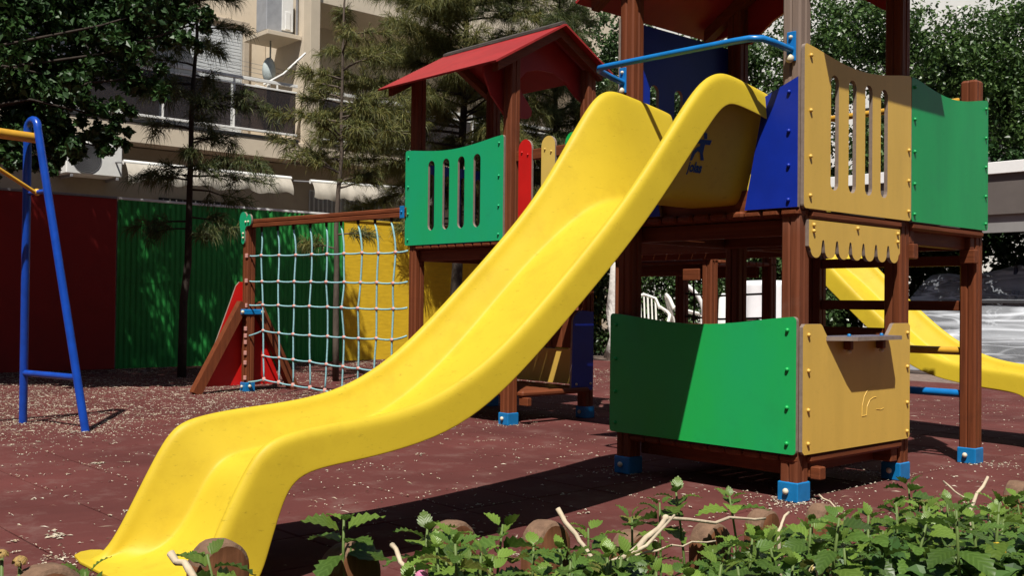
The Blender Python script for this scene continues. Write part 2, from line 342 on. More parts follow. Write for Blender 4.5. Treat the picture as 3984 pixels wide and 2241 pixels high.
def post(parent, x0, y0, z1, w=.09, foot=True, mt=None, faces=('-y',), z0=.02):
    o = obj('post', post_mesh(x0, y0, z0, z1, w), mt or wz, parent)
    if foot:
        e = .006
        f = obj('post_foot', MB().box(x0 - e, x0 + w + e, y0 - e, y0 + w + e, .0, .086, c=.004), metal_blue, parent)
        if '-y' in faces: inst('bolt', CAPM, f, (x0 + w * .45, y0 - e, .046), RX['-y'], .85)
        if '+x' in faces: inst('bolt', CAPM, f, (x0 + w + e, y0 + w * .42, .052), RX['+x'])
    return o
def planks_y(parent, x0, x1, y0, y1, z, n, t=.034, name='deck_plank'):
    d = (x1 - x0) / n
    for i in range(n):
        a = x0 + i * d + .003; b = x0 + (i + 1) * d - .003
        obj(name, MB().box(a, b, y0, y1, z - t, z, c=.012), wy, parent)
def round_edge_y(parent, x, y0, y1, z, t=.04, name='edge_plank'):
    return obj(name, MB().box(x - .07, x, y0, y1, z - t, z, c=.015), wy, parent)

# ------------------------------------------------------------------ ground
ground = obj('ground', MB().add([(-60, -60, -.012), (60, -60, -.012), (60, 60, -.012), (-60, 60, -.012)], [(0, 1, 2, 3)]), joint)
tag(ground, kind='structure', label='dark red rubber safety tiles strewn with dry blossom', cat='ground')
rnd = random.Random(7)
TS = .381
tiles = []
for i in range(-27, 8):
    for j in range(-13, 27):
        x = -.045 + i * TS; y = -2.72 + j * TS + .0
        c = Vector((x + TS / 2, y + TS / 2, 0)); d = c - CAM; z = d.dot(fwd); s = d.dot(right) / max(z, .01)
        if z > .6: tiles.append((0 if abs(s) < .56 and d.z / z > -.42 else 1, z, x, y))
tiles.sort()
tb = MB().box(.0032, TS - .0032, .0032, TS - .0032, -.0115, 0, c=.0035); tile_me = tb.mesh('tile', rubber)
rest = MB()
for k, (o_, z, x, y) in enumerate(tiles):
    dz = rnd.uniform(-.0012, .0012)
    if k < 290: inst('tile', tile_me, ground, (x, y, dz), (0, 0, rnd.choice([0, 0, 0]) ))
    else: rest.box(x + .0032, x + TS - .0032, y + .0032, y + TS - .0032, -.0115, dz, c=.0035)
tag(obj('tile', rest, rubber, ground), kind='stuff')

# fallen blossom: small flakes and short strings
rnd = random.Random(21)
lb = MB()
def flake(x, y, s, l):
    a = rnd.uniform(0, 6.28); ux, uy = math.cos(a), math.sin(a); z = .002 + rnd.random() * .002
    p = [(x - ux * l, y - uy * l, z), (x + uy * s, y - ux * s, z + rnd.uniform(.001, .006)), (x + ux * l, y + uy * l, z + .001), (x - uy * s, y + ux * s, z + rnd.uniform(.001, .004))]
    lb.add(p, [(0, 1, 2, 3)])
n_l = 0
while n_l < 30000:
    x = rnd.uniform(-10, 1.4); y = rnd.uniform(-3.6, 6)
    dn = .10 + .9 * max(0, min(1, (-3.2 - x) / 2.2)) * max(0, min(1, (1.0 - y) / 1.4 + .35)) + (.5 if x < -5 else 0)
    dn *= .35 + 1.3 * max(0, pnoise((x * 1.1, y * 1.1, 3)) + .35)
    if rnd.random() > dn: continue
    q = rnd.random()
    if q < .80: flake(x, y, rnd.uniform(.0018, .0045), rnd.uniform(.0035, .011))
    elif q < .93: flake(x, y, rnd.uniform(.001, .0018), rnd.uniform(.012, .035))
    else:
        for _ in range(5): flake(x + rnd.gauss(0, .012), y + rnd.gauss(0, .012), rnd.uniform(.003, .006), rnd.uniform(.006, .014))
    n_l += 1
# litter gathers along tile joints
for _ in range(5200):
    x = rnd.uniform(-6, 1); y = rnd.uniform(-3.2, 2.5)
    if rnd.random() < .5: x = -.045 + round((x + .045) / TS) * TS + rnd.gauss(0, .004)
    else: y = -2.72 + round((y + 2.72) / TS) * TS + rnd.gauss(0, .004)
    if pnoise((x * 1.3, y * 1.3, 9)) > -.05: flake(x, y, .0022, rnd.uniform(.004, .009))
for cx, cy in ((-1.35, -2.62), (-2.9, -1.9)):
    for _ in range(26): flake(cx + rnd.gauss(0, .02), cy + rnd.gauss(0, .02), .006, .014)
for (fx, fy, fn, fs) in ((.02, .0, 330, .12), (.02, 1.83, 120, .10), (-1.03, 0, 90, .08), (-2.88, .92, 110, .10), (-4.25, -1.47, 200, .14), (-4.97, -1.63, 320, .2), (-6.3, .7, 260, .16), (-1.0, -2.72, 60, .05), (-.2, 1.0, 160, .1), (-4.6, -1.3, 500, .35), (-6.0, -1.2, 700, .5)):
    for _ in range(fn): flake(fx + rnd.gauss(0, fs), fy + rnd.gauss(0, fs * .8), rnd.uniform(.002, .0045), rnd.uniform(.004, .010))
tag(obj('blossom_litter', lb, litter_m, recalc=False), 'pale dried blossom and stalks scattered over the red rubber tiles', 'litter', kind='stuff')

# ------------------------------------------------------------------ play tower
tower = empty('play_tower', (-.5, .9, 0), 'tall wooden play tower with green and mustard boards and counter, under a red roof', 'play tower')
PT = [(-.096, .004), (-1.052, .004), (-.096, .905), (-1.052, .905)]
post(tower, *PT[0], 2.9, mt=wz_c); post(tower, *PT[1], 2.9); post(tower, *PT[2], 2.9); post(tower, *PT[3], 2.9)
post(tower, -.096, 1.737, 2.10); post(tower, -1.052, 1.737, 2.10)
# lower deck and beams
planks_y(tower, -.965, -.005, -.002, .965, .204, 10)
round_edge_y(tower, .012, .075, .90, .204)
for y in (.10, .82): obj('deck_beam', MB().box(-.96, -.006, y, y + .06, .10, .168), wx, tower)
for x in (-.965, -.16): obj('deck_beam', MB().box(x, x + .06, .095, .905, .10, .168), wy, tower)
# upper deck
planks_y(tower, -1.05, -.0, -.012, .955, 1.275, 11)
planks_y(tower, -1.05, -.0, .965, 1.83, 1.275, 11)
round_edge_y(tower, .014, .075, .885, 1.272); round_edge_y(tower, .014, .985, 1.80, 1.272)
for y in (.10, .80, 1.0, 1.68): obj('deck_beam', MB().box(-1.0, -.01, y, y + .05, 1.165, 1.238), wx, tower)
for x in (-1.03, -.09): obj('deck_beam', MB().box(x, x + .05, .095, 1.735, 1.165, 1.238), wy, tower)
obj('sill_board', MB().box(-.955, -.10, .02, .055, 1.25, 1.372), wx, tower)
for a, b in ((.998, 1.05), (1.68, 1.732)): obj('beam_block', MB().box(-.07, .012, a, b, 1.09, 1.165), wx, tower)
obj('beam_block', MB().box(-.004, .045, .10, .15, .095, .150), wx, tower)
def board(parent, outline, holes, to3, mt, name='board', thick=.018):
    mb = MB(); mb.plate([outline] + holes, to3, thick); return obj(name, mb, [mt, edge], parent)
# green board, left face (outer face at y = -.018)
g1 = board(tower, board_outline(-1.078, -.002, .208, .803, .042), [], on_y(-.016), G_green, 'green_board')
bolts(g1, G_green, '-y', [(x, -.017, z) for x in (-.045, -1.04) for z in (.255, .41, .575, .745)])
# mustard counter board with its cut-out
o = arc(.018, .226, .018, 180, 270, 4)[:0]
out = [(.02, .208), (.94, .208), (.955, .222), (.955, .758), (.94, .772), (.80, .772)] + [(.785, .768), (.765, .745), (.735, .715), (.715, .70)] + [(.235, .70), (.205, .71), (.178, .74), (.158, .765), (.145, .772), (.02, .772), (.004, .758), (.004, .222)]
y1 = board(tower, out, [], on_x(.018), G_yel, 'mustard_board')
bolts(y1, G_yel, '+x', [(.019, y, z) for y in (.045,) for z in (.255, .40, .57, .725)] + [(.019, .925, z) for z in (.245, .385, .56, .725)])
eng = MB(); eng.tube([(.0185, .50 + a, .345 + b) for a, b in [(0, 0), (.003, .05), (.02, .09), (.05, .118), (.09, .13), (.12, .134)]], .0016, 5)
eng.tube([(.0185, .54 + a, .347 + b) for a, b in [(0, 0), (.006, .04), (.03, .068), (.06, .078), (.09, .08)]], .0016, 5)
eng.tube([(.0185, .50, .345), (.0185, .54, .347)], .0016, 5)
eng.tube([(.0185, .63, .37), (.0185, .67, .365), (.0185, .70, .37)], .0014, 5)
obj('engraved_line', eng, M('engraved_yellow', (.70, .46, .10), .5), y1)
ct = MB(); ct.plate([[(.19, -.07), (.72, -.07), (.735, .03), (.715, .088), (.70, .098), (.30, .098), (.275, .085), (.19, .012)]], lambda u, v, w: (v + .01, u, .716 + w), .018)
cnt = obj('counter', ct, [M('blue_grey_board', (.10, .10, .16), .4, .1), edge], tower)
for y in (.33, .62):
    obj('counter_bracket', MB().box(.02, .055, y, y + .03, .655, .697), wx, cnt)
    inst('bolt', CAPM, cnt, (.04, y + .015, .652), (R_(180), 0, 0), .7)
    inst('bolt', bolt_mesh(metal_blue), cnt, (.04, y + .015, .717), None)
# scalloped awning board
sc = [(.055, 1.227), (.055, 1.112)]
n_s = 7; w_s = (.862 - .055) / n_s
for i in range(n_s):
    cx = .055 + w_s * (i + .5); hwid = w_s * .5
    if i: sc += [(cx - hwid + .009, 1.132), (cx - hwid + .013, 1.115)]
    sc += [(cx + (hwid - .015) * math.cos(R_(a)), 1.098 + .036 * math.sin(R_(a))) for a in range(180, 361, 18)]
    if i < n_s - 1: sc += [(cx + hwid - .013, 1.115), (cx + hwid - .009, 1.132)] + [(cx + hwid + .009 * math.cos(R_(a)), 1.134 + .009 * math.sin(R_(a))) for a in (150, 110, 70, 30)]
sc += [(.862, 1.112), (.862, 1.227)]
aw = board(tower, sc, [], on_x(.012), G_yel, 'scalloped_board')
bolts(aw, G_yel, '+x', [(.013, .09, 1.205), (.013, .09, 1.178), (.013, .835, 1.205), (.013, .835, 1.165), (.013, .46, 1.21)])
# upper boards on the right face
y2 = board(tower, board_outline(.004, .957, 1.274, 1.988, .05), [slot(c, 1.368, 1.884, .066) for c in (.25, .402, .548, .692)], on_x(.018), G_yel, 'slotted_mustard_board')
bolts(y2, G_yel, '+x', [(.019, .05, z) for z in (1.33, 1.50, 1.70, 1.94)] + [(.019, .93, z) for z in (1.32, 1.47, 1.62)])
g2 = board(tower, board_outline(.962, 1.832, 1.274, 1.988, .05), [], on_x(.018), G_mid, 'green_board')
bolts(g2, G_mid, '+x', [(.019, y, z) for y in (.99, 1.80) for z in (1.31, 1.46, 1.62, 1.78, 1.94)])
# blue wings beside the slide mouth
b1 = board(tower, [(-.272, 1.278), (-.001, 1.278), (-.001, 1.842), (-.09, 1.808), (-.172, 1.775)], [], on_y(-.016), G_blue, 'blue_wing')
bolts(b1, G_blue, '-y', [(-.045, -.017, z) for z in (1.31, 1.46, 1.61, 1.78)])
b2 = board(tower, [(-1.06, 1.278), (-.76, 1.278), (-.86, 1.775), (-.95, 1.808), (-1.06, 1.842)], [], on_y(-.016), G_blue, 'blue_wing')
# blue slotted back board, plain green end board, lower blue boards
b3 = board(tower, [(.004, 1.274), (.96, 1.274), (.96, 2.30), (.004, 2.30)], [slot(c, 1.42, 2.0, .072) for c in (.266, .466, .666)], on_x(-1.058, -1), G_blue, 'slotted_blue_board')
obj('crossbar', MB().tube([(-.965, 1.78, 2.0), (-.09, 1.78, 2.0)], .019, 8), tube_yel, tower, smooth=True, angle=R_(50))
for z, mt in ((.86, wx), (1.11, wx)):
    obj('ladder_rail', MB().box(-1.0, -.09, 1.76, 1.80, z - .028, z + .028), mt, tower)
obj('rung', MB().tube([(-.96, 1.78, .61), (-.09, 1.78, .61)], .022, 8), tube_yel, tower, smooth=True, angle=R_(50))
obj('rung', MB().tube([(-.96, 1.78, .375), (-.09, 1.78, .375)], .022, 8), rail_blue, tower, smooth=True, angle=R_(50))
obj('ladder_rail', MB().box(-1.0, -.09, .93, .965, .69, .745), wx, tower)
board(tower, [(-1.0, .21), (-.1, .21), (-.1, .60), (-1.0, .60)], [], on_y(.99, 1), G_blue, 'blue_board')
# handrail over the slide mouth
hr = MB(); hr.tube([(-1.02, .0, 1.968), (-1.015, -.11, 1.985), (-1.005, -.195, 1.997), (-.975, -.222, 2.0), (-.93, -.226, 2.0), (-.5, -.226, 1.994), (-.18, -.226, 1.988), (-.11, -.22, 1.987), (-.065, -.19, 1.985), (-.048, -.12, 1.975), (-.045, 0, 1.965)], .0155, 10)
h_ = obj('handrail', hr, rail_blue, tower, smooth=True, angle=R_(60))
for x in (-1.022, -.045):
    obj('bracket', MB().box(x - .022, x + .022, -.006, .003, 1.915, 2.045, c=.002), rail_blue, h_)
    inst('bolt', CAPM, h_, (x, -.006, 1.925), RX['-y'], 1.15); inst('bolt', bolt_mesh(cap), h_, (x, -.006, 2.02), RX['-y'])
# roof
def gable_roof(parent, ridge_axis, c, r0, r1, hw, zr, ze, gables, post_in, boards_mt=G_redroof, gz=.0, right=None):
    hw_, ze_ = hw, ze
    def P(a, b, z): return (a, b, z) if ridge_axis == 0 else (b, a, z)
    rf = obj('roof', MB().box(-.001, .001, -.001, .001, zr - .06, zr - .058, c=0).add([], []), wx, parent) if False else None
    t = .014
    for s in (-1, 1):
        hw, ze = right if (right and s > 0) else (hw_, ze_)
        L = math.hypot(hw, zr - ze); nx = (zr - ze) / L * s; nz = hw / L
        vs_ = []
        for a in (r0, r1):
            for (b, z) in ((c, zr), (c + s * hw, ze)):
                vs_ += [P(a, b, z), P(a, b + nx * t, z + nz * t)]
        fs = [(0, 2, 6, 4), (1, 5, 7, 3), (0, 1, 3, 2), (4, 6, 7, 5), (2, 3, 7, 6), (0, 4, 5, 1)]
        obj('roof_slope', MB().add(vs_, fs), boards_mt, parent)
        for a in (r0 + .05, r1 - .11):
            m_ = MB(); z0, z1 = zr - .012, ze + .03
            vs_ = [P(a + q, b, z + dz) for q in (0, .06) for (b, z) in ((c, zr), (c + s * (hw - .06), ze + .06 * (zr - ze) / hw)) for dz in (-.075, -.006)]
            m_.add(vs_, [(0, 1, 3, 2), (4, 6, 7, 5), (0, 2, 6, 4), (1, 5, 7, 3), (0, 4, 5, 1), (2, 3, 7, 6)])
            obj('rafter', m_, wx if ridge_axis else wy, parent)
    hw, ze = hw_, ze_; rc = MB()
    for s in (-1, 1):
        a0, a1 = r0 + .02, r1 - .02
        vs_ = [P(a, c + s * b, z) for a in (a0, a1) for (b, z) in ((0, zr + .016), (0, zr + .04), (.045, zr + .016), (.045, zr - .004))]
        rc.add(vs_, [(0, 1, 2, 3), (4, 7, 6, 5), (0, 4, 5, 1), (1, 5, 6, 2), (2, 6, 7, 3), (3, 7, 4, 0)])
    obj('ridge_cap', rc, M('weathered_grey_wood', (.06, .052, .045), .9, .4, 12, (1, 9, 9) if ridge_axis == 0 else (9, 1, 9), bump=.6), parent)
    sl = (zr - ze) / hw
    for a in gables:
        e = hw - .06
        top = [(c - e, ze + .06 * sl - .02), (c, zr - .02), (c + e, ze + .06 * sl - .02)]
        zl = ze - .315 + gz; p = post_in
        rightside = [(c + e, ze + .0), (c + p + .05, zl + .02), (c + p + .02, zl), (c + p - .10, zl + .008), (c + p - .145, zl + .03), (c + p - .165, zl + .075), (c + p - .145, zl + .115), (c + p - .10, zl + .155), (c + p - .068, zl + .20), (c + p - .065, zl + .235), (c + p - .085, zl + .275), (c + p - .14, zl + .32), (c + p - .22, zl + .345), (c + p - .33, zl + .352)]
        leftside = [(2 * c - x, z) for x, z in rightside[::-1]]
        lp = top + rightside + [(c, zl + .355)] + leftside
        mb = MB(); mb.plate([lp[::-1]], lambda u, v, w, a=a: P(a + w, u, v), .018)
        obj('gable_board', mb, [boards_mt, boards_mt], parent)
gable_roof(tower, 1, -.525, -.10, 1.0, .735, 2.86, 2.40, (), .47, right=(.80, 2.52))
fg = MB(); fg.plate([[(-1.235, 2.405), (-1.20, 2.385), (-1.10, 2.40), (-1.055, 2.36), (-.95, 2.325), (-.90, 2.36), (-.80, 2.43), (-.66, 2.49), (-.525, 2.51), (-.39, 2.49), (-.25, 2.43), (-.15, 2.36), (-.10, 2.34), (.0, 2.42), (.05, 2.47), (.185, 2.50), (-.525, 2.83)]], lambda u, v, w: (u, 1.0 + w, v), .018)
obj('gable_board', fg, [G_redroof, G_redroof], tower)

# ------------------------------------------------------------------ near slide
def slide_mesh(origin):
    crest = [(.06, 1.785), (0, 1.80), (-.13, 1.822), (-.25, 1.843), (-.325, 1.838), (-.40, 1.803), (-.48, 1.732), (-.625, 1.56), (-.83, 1.315), (-1.05, 1.095), (-1.29, .875), (-1.51, .685), (-1.69, .578), (-1.86, .508), (-2.05, .48), (-2.2, .472), (-2.36, .45), (-2.42, .415), (-2.462, .355), (-2.525, .235), (-2.585, .11), (-2.63, .028), (-2.67, .012)]
    bed = [(.06, 1.31), (0, 1.31), (-.13, 1.31), (-.24, 1.31), (-.31, 1.31), (-.39, 1.309), (-.48, 1.303), (-.60, 1.262), (-.755, 1.165), (-.975, .99), (-1.20, .77), (-1.42, .578), (-1.62, .45), (-1.82, .372), (-2.03, .345), (-2.16, .333), (-2.24, .322), (-2.295, .292), (-2.335, .24), (-2.388, .135), (-2.455, .045), (-2.55, .012), (-2.66, .008)]
    fl = [(.06, 1.655), (0, 1.675), (-.13, 1.697), (-.235, 1.713), (-.29, 1.706), (-.345, 1.67), (-.415, 1.595), (-.54, 1.455), (-.75, 1.218), (-.975, 1.0), (-1.21, .793), (-1.44, .597), (-1.62, .475), (-1.80, .40), (-2.05, .36), (-2.2, .35), (-2.295, .332), (-2.34, .29), (-2.367, .22), (-2.395, .13), (-2.43, .03), (-2.50, .006), (-2.60, .004)]
    wid = [0] * 19 + [.0, .006, .02, .03]
    sh = [0, -.02, -.04, -.06, -.055, -.04, -.025, 0, .03, .03, .03, .035, .05, .05, .03, .02] + [0] * 8
    vs_ = []; N = None
    for i in range(len(crest)):
        cy, cz = crest[i]; by, bz = bed[i]; fy, fz = fl[i]; xc = -.483 + .03 * cy; w = wid[i]
        hw = .293 + w; fw = .322 + w * 1.2
        d = Vector((0, by - cy, bz - cz))
        def L(t): return (cy + (by - cy) * t, cz + (bz - cz) * t)
        tf = min(.35, .035 / max(d.length, .02))
        dl = max(d.length, .02); g = .012 / dl
        k = max(.0, min(1., (i - 5) / 4)); W_ = lambda a, b: a + (b - a) * k
        half = [(fw, fy, fz), (fw - .001, fy + (cy - fy) * .06, fz + (cz - fz) * .06), (fw - .008, *L(min(.5, 3.2 * g))), (fw - .011, *L(min(.4, 1.6 * g))), (fw - .020, *L(.35 * g)), (hw, cy, cz), (hw - .015, *L(.5 * g)), (hw - .023, *L(min(.45, 1.9 * g))), (hw - .029, *L(min(.5, 3.4 * g))), (hw - W_(.092, .058), *L(.62)), (hw - W_(.130, .080), *L(.90)), (hw - W_(.140, .088), *L(.955)), (hw - W_(.158, .108), *L(.992)), (hw - W_(.178, .135), by, bz), (.0, by, bz - .001)]
        sec = [(xc + x, y, z) for x, y, z in half] + [(xc - x, y + sh[i] * min(1, x / hw), z) for x, y, z in half[-2::-1]]
        N = len(sec); vs_ += sec
    fs = []
    for i in range(len(crest) - 1):
        for j in range(N - 1): fs.append((i * N + j, i * N + j + 1, (i + 1) * N + j + 1, (i + 1) * N + j))
    mb = MB().add(vs_, fs)
    return mb
sl = empty('slide', (-.5, -1.2, 0), 'large yellow plastic slide running down to the front left in full sun', 'slide', 'yellow slides')
body = obj('chute', slide_mesh(None), plastic_y, sl, smooth=True)
for md in (('SOLIDIFY', 'thickness'), ('SUBSURF', 'smooth')):
    mo = body.modifiers.new(md[1], md[0])
    if md[0] == 'SOLIDIFY': mo.thickness = .007 * K; mo.offset = 0
    else: mo.levels = 2; mo.render_levels = 2
tp = MB(); tp.plate([[(-1.028, -2.62), (-1.022, -2.655), (-.99, -2.685), (-.90, -2.70), (-.70, -2.70), (-.50, -2.69), (-.35, -2.67), (-.25, -2.63), (-.22, -2.58), (-.24, -2.52), (-.40, -2.52), (-.80, -2.56), (-.90, -2.57), (-1.005, -2.59)]], lambda u, v, w: (u, v, .013 + w), .012)
tpo = obj('toe_plate', tp, [plastic_y, plastic_y], sl)
bv = tpo.modifiers.new('bevel', 'BEVEL'); bv.width = .005; bv.segments = 3
# maker's mark on the trough wall
def wall_x(z, y): return -.483 + .03 * y + .265 - (1.80 - z) / .27 * .062 + .008
def text_on_wall(txt, y0, z0, size, parent):
    cu = bpy.data.curves.new('letters', 'FONT'); cu.body = txt; cu.size = size; cu.offset = .0022; cu.resolution_u = 4
    t = bpy.data.objects.new('letters', cu); COL.objects.link(t)
    dg = bpy.context.evaluated_depsgraph_get(); me = bpy.data.meshes.new_from_object(t.evaluated_get(dg))
    bpy.data.objects.remove(t)
    base = ORG[sl]
    for v in me.vertices:
        y = y0 + v.co.x * .85 + v.co.y * .12; z = z0 + v.co.y
        v.co = (Vector((wall_x(z, y), y, z)) - base) * K
    me.materials.clear(); me.materials.append(sticker)
    o = bpy.data.objects.new('lettering', me); COL.objects.link(o); o.parent = parent
lgo = MB()
def wp(*pts):
    n = len(pts); lgo.add([(wall_x(z, y), y, z) for y, z in pts], [tuple(range(n))])
SLIDE_LOGO = True
wp((-0.321, 1.592), (-0.300, 1.592), (-0.293, 1.568), (-0.313, 1.566))
wp((-0.373, 1.560), (-0.260, 1.566), (-0.267, 1.545), (-0.300, 1.544), (-0.303, 1.505), (-0.288, 1.478), (-0.310, 1.476), (-0.324, 1.508), (-0.340, 1.512), (-0.354, 1.500), (-0.366, 1.470), (-0.386, 1.468), (-0.372, 1.508), (-0.348, 1.528), (-0.331, 1.534), (-0.333, 1.545), (-0.366, 1.541))
obj('emblem', lgo, sticker, body, recalc=False)
text_on_wall('jolas', -.385, 1.424, .060, body)

# ------------------------------------------------------------------ play hut on the left
hut = empty('play_hut', (-3.4, 1.33, 0), 'small wooden play hut with a slotted sea-green board and a pitched red roof', 'play hut')
for x, y in ((-4.02, .89), (-2.94, .89), (-4.02, 1.66), (-2.94, 1.66)): post(hut, x, y, 2.60)
planks_y(hut, -3.925, -2.945, .875, 1.76, 1.283, 10, t=.032)
planks_y(hut, -3.925, -2.945, .92, 1.72, .23, 10)
round_edge_y(hut, -2.80, .98, 1.66, .235); obj('beam_block', MB().box(-2.85, -2.76, .99, 1.03, .135, .192), wx, hut)
for y in (.93, 1.60): obj('deck_beam', MB().box(-3.93, -2.86, y, y + .05, 1.165, 1.249), wx, hut)
for x in (-3.99, -2.90): obj('deck_beam', MB().box(x, x + .05, .98, 1.66, 1.165, 1.249), wy, hut)
hb = board(hut, board_outline(-4.05, -2.905, 1.286, 2.024, .045), [slot(c, 1.391, 1.918, .078) for c in (-3.722, -3.545, -3.368, -3.19)], on_y(.872), G_teal, 'slotted_green_board')
bolts(hb, G_teal, '-y', [(x, .871, z) for x in (-4.01, -2.95) for z in (1.33, 1.53, 1.74, 1.97)])
board(hut, [(.90, 1.286), (1.74, 1.286), (1.74, 1.93), (.90, 1.93)], [slot(c, 1.42, 1.86, .05) for c in (1.1, 1.26, 1.42, 1.58)], on_x(-4.03, -1), G_blue, 'slotted_blue_board')
bp_ = board(hut, arc(1.51, .23, .02, 180, 270, 3) + arc(1.70, .23, .02, 270, 360, 3) + [(1.72, .79)] + arc(1.60, .70, .1, 90, 180, 6), [], on_x(-2.83), G_blue, 'blue_side_board')
bolts(bp_, cap, '+x', [(-2.829, 1.54, .26), (-2.829, 1.69, .26)])
board(hut, [(-3.95, .235), (-2.95, .235), (-2.95, .50), (-3.95, .50)], [], on_y(1.74), G_yel, 'mustard_board')
for i in range(9): obj('wall_plank', MB().box(-3.93 + i * .109, -3.93 + i * .109 + .104, 1.725, 1.745, .51, .80, c=.004), wz, hut)
gable_roof(hut, 0, 1.33, -4.14, -2.76, .66, 2.845, 2.475, (), .30, right=(.50, 2.565))
gb = MB(); gb.plate([[(.73, 2.49), (.73, 2.44), (.80, 2.30), (.93, 2.172), (1.05, 2.166), (1.15, 2.176), (1.183, 2.20), (1.188, 2.24), (1.15, 2.29), (1.09, 2.35), (1.062, 2.40), (1.07, 2.45), (1.13, 2.51), (1.25, 2.545), (1.40, 2.545), (1.52, 2.50), (1.63, 2.41), (1.70, 2.37), (1.79, 2.45), (1.79, 2.57), (1.33, 2.825)]], on_x(-2.958), .018)
obj('gable_board', gb, [G_redroof, G_redroof], hut)

# ------------------------------------------------------------------ picket bridge from the hut to the tower
br = empty('picket_bridge', (-1.95, 1.35, 0), 'wooden bridge with red, yellow and green rounded pickets behind the big slide', 'bridge')
for y in (.935, 1.70):
    obj('rail', MB().box(-2.848, -1.06, y, y + .045, 1.835, 1.905), wx, br)
    obj('rail', MB().box(-2.848, -1.06, y, y + .045, 1.335, 1.395), wx, br)
for i in range(16): obj('deck_plank', MB().box(-2.84 + i * .111, -2.84 + i * .111 + .104, .93, 1.75, 1.235, 1.268, c=.01), wy, br)
for y in (.96, 1.66): obj('deck_beam', MB().box(-2.848, -1.06, y, y + .05, 1.155, 1.232), wx, br)
cols = [G_red, G_yel, G_green, G_blue, G_red, G_yel, G_green]
cols = [G_red, M('yellow_board', (.62, .44, .10), .4, .06, 5), G_green, G_blue]
for i in range(7):
    cx = -2.742 + i * .228; mt = cols[i % 4]
    out = arc(cx, 1.912, .066, 0, 180, 10) + arc(cx, 1.32, .066, 180, 360, 8)
    p = board(br, out, [], on_y(.925), mt, 'picket'); bolts(p, mt, '-y', [(cx - .03, .924, 1.89), (cx + .03, .924, 1.87), (cx, .924, 1.36)], .8)
    if i % 2 == 0: board(br, out, [], on_y(1.755, 1), cols[(i + 1) % 4], 'picket')

# ------------------------------------------------------------------ climbing net with its A-frame
net = empty('climbing_net', (-5.2, .78, 0), 'pale blue rope climbing net under a wooden beam between two posts', 'climbing net')
post(net, -6.375, .715, 1.56, faces=('-y', '+x'))
bm_ = MB(); L0, L1 = (-6.30, .715), (-4.03, .86)
vs_ = []
for (x, y), z in ((L0, 1.562), (L1, 1.548)):
    vs_ += [(x, y - .0, z - .036), (x, y + .075, z - .036), (x, y + .075, z + .036), (x, y + .008, z + .036), (x, y, z + .028), (x, y, z + .006), (x, y + .008, z), (x, y, z - .006)]
bm_.add(vs_, [tuple(range(7, -1, -1)), tuple(range(8, 16))] + [(i, (i + 1) % 8, 8 + (i + 1) % 8, 8 + i) for i in range(8)])
obj('top_beam', bm_, wx, net)
bk = obj('bracket', MB().box(-4.085, -4.03, .845, .853, 1.50, 1.595, c=.002), metal_blue, net); inst('bolt', bolt_mesh(metal_blue), bk, (-4.058, .845, 1.55), RX['-y'])
kp = MB()
ol = arc(-6.345, 1.60, .072, 100, 190, 6) + [(-6.41, 1.53)] + [(-6.375, 1.44)] + arc(-6.345, 1.40, .03, 180, 360, 6) + [(-6.312, 1.50), (-6.29, 1.535)] + arc(-6.235, 1.582, .045, 250, 360, 4) + arc(-6.235, 1.600, .045, 0, 160, 6) + [(-6.29, 1.628)] + arc(-6.345, 1.60, .072, 25, 90, 4)
kp.plate([ol], on_y(.70), .016)
kk = obj('corner_plate', kp, [G_teal, edge], net)
for p in ((-6.335, .70, 1.43), (-6.335, .70, 1.47), (-6.29, .70, 1.575), (-6.24, .70, 1.575)): inst('bolt', CAPM, kk, p, RX['-y'], .7)
# rope grid
cx_ = [-6.105, -5.84, -5.585, -5.325, -5.085, -4.845, -4.61, -4.385, -4.175]
rz = [(1.263, 1.236), (1.029, .995), (.805, .793), (.54, .575), (.385, .37), (.115, .105)]
ysl = lambda x: .765 + (x + 6.3) * .05
rn = random.Random(5)
def node(c, r):
    x = cx_[c]; t = (x + 6.3) / 2.3; a, b = rz[r]; z = a + (b - a) * t
    if r >= 3: z += [.03, .01, 0, -.005, -.01, -.012, -.02, -.015, -.02][c] * (1 if r < 5 else 1.3)
    if r == 4: z = .345 - .012 * c * .6
    if r == 5: z = .125 - .010 * c
    return Vector((x + (.012 * (r - 1) if c < 2 else -.01 * r if c > 5 else 0) + rn.gauss(0, .0015), ysl(x) + rn.gauss(0, .006), z + rn.gauss(0, .002)))
grid = [[node(c, r) for r in range(6)] for c in range(9)]
def sag(p, q, s, n=4, bow=0):
    return [p.lerp(q, i / n) + Vector((bow * math.sin(math.pi * i / n), 0, -s * math.sin(math.pi * i / n))) for i in range(n)]
hookm = MB(); hookm.tube([(0, 0, 0), (0, 0, -.05)], .012, 6); hook_me = hookm.mesh('hook', bark_d)
for c in range(9):
    x = cx_[c]; top = Vector((x - .02 + (-.03 if c > 4 else 0), ysl(x), 1.475)); pts = sag(top, grid[c][0], 0, 5, .012)
    for r in range(5): pts += sag(grid[c][r], grid[c][r + 1], 0, 3, rn.uniform(-.006, .006))
    pts.append(grid[c][5]); obj('rope', MB().tube(pts, .0078, 6), rope_m, net, smooth=True)
    inst('hook', hook_me, net, top + Vector((-.004, 0, .055)))
for r in range(6):
    z0, z1 = rz[r]; row = [Vector((-6.33, .74, z0 - (.03 if r in (3, 5) else 0)))] if r != 4 else []
    row += [grid[c][r] for c in range(9)]
    if r < 4: row.append(Vector((-4.02, .88, z1 + .01)))
    pts = []
    for a, b in zip(row, row[1:]): pts += sag(a, b, .006, 3)
    pts.append(row[-1]); obj('rope', MB().tube(pts, .0078, 6), rope_m, net, smooth=True)
km = MB(); km.ball((0, 0, 0), .02, 8, 5, (1.15, .8, .8)); knot_me = km.mesh('rope_joint', knot_m, smooth=True)
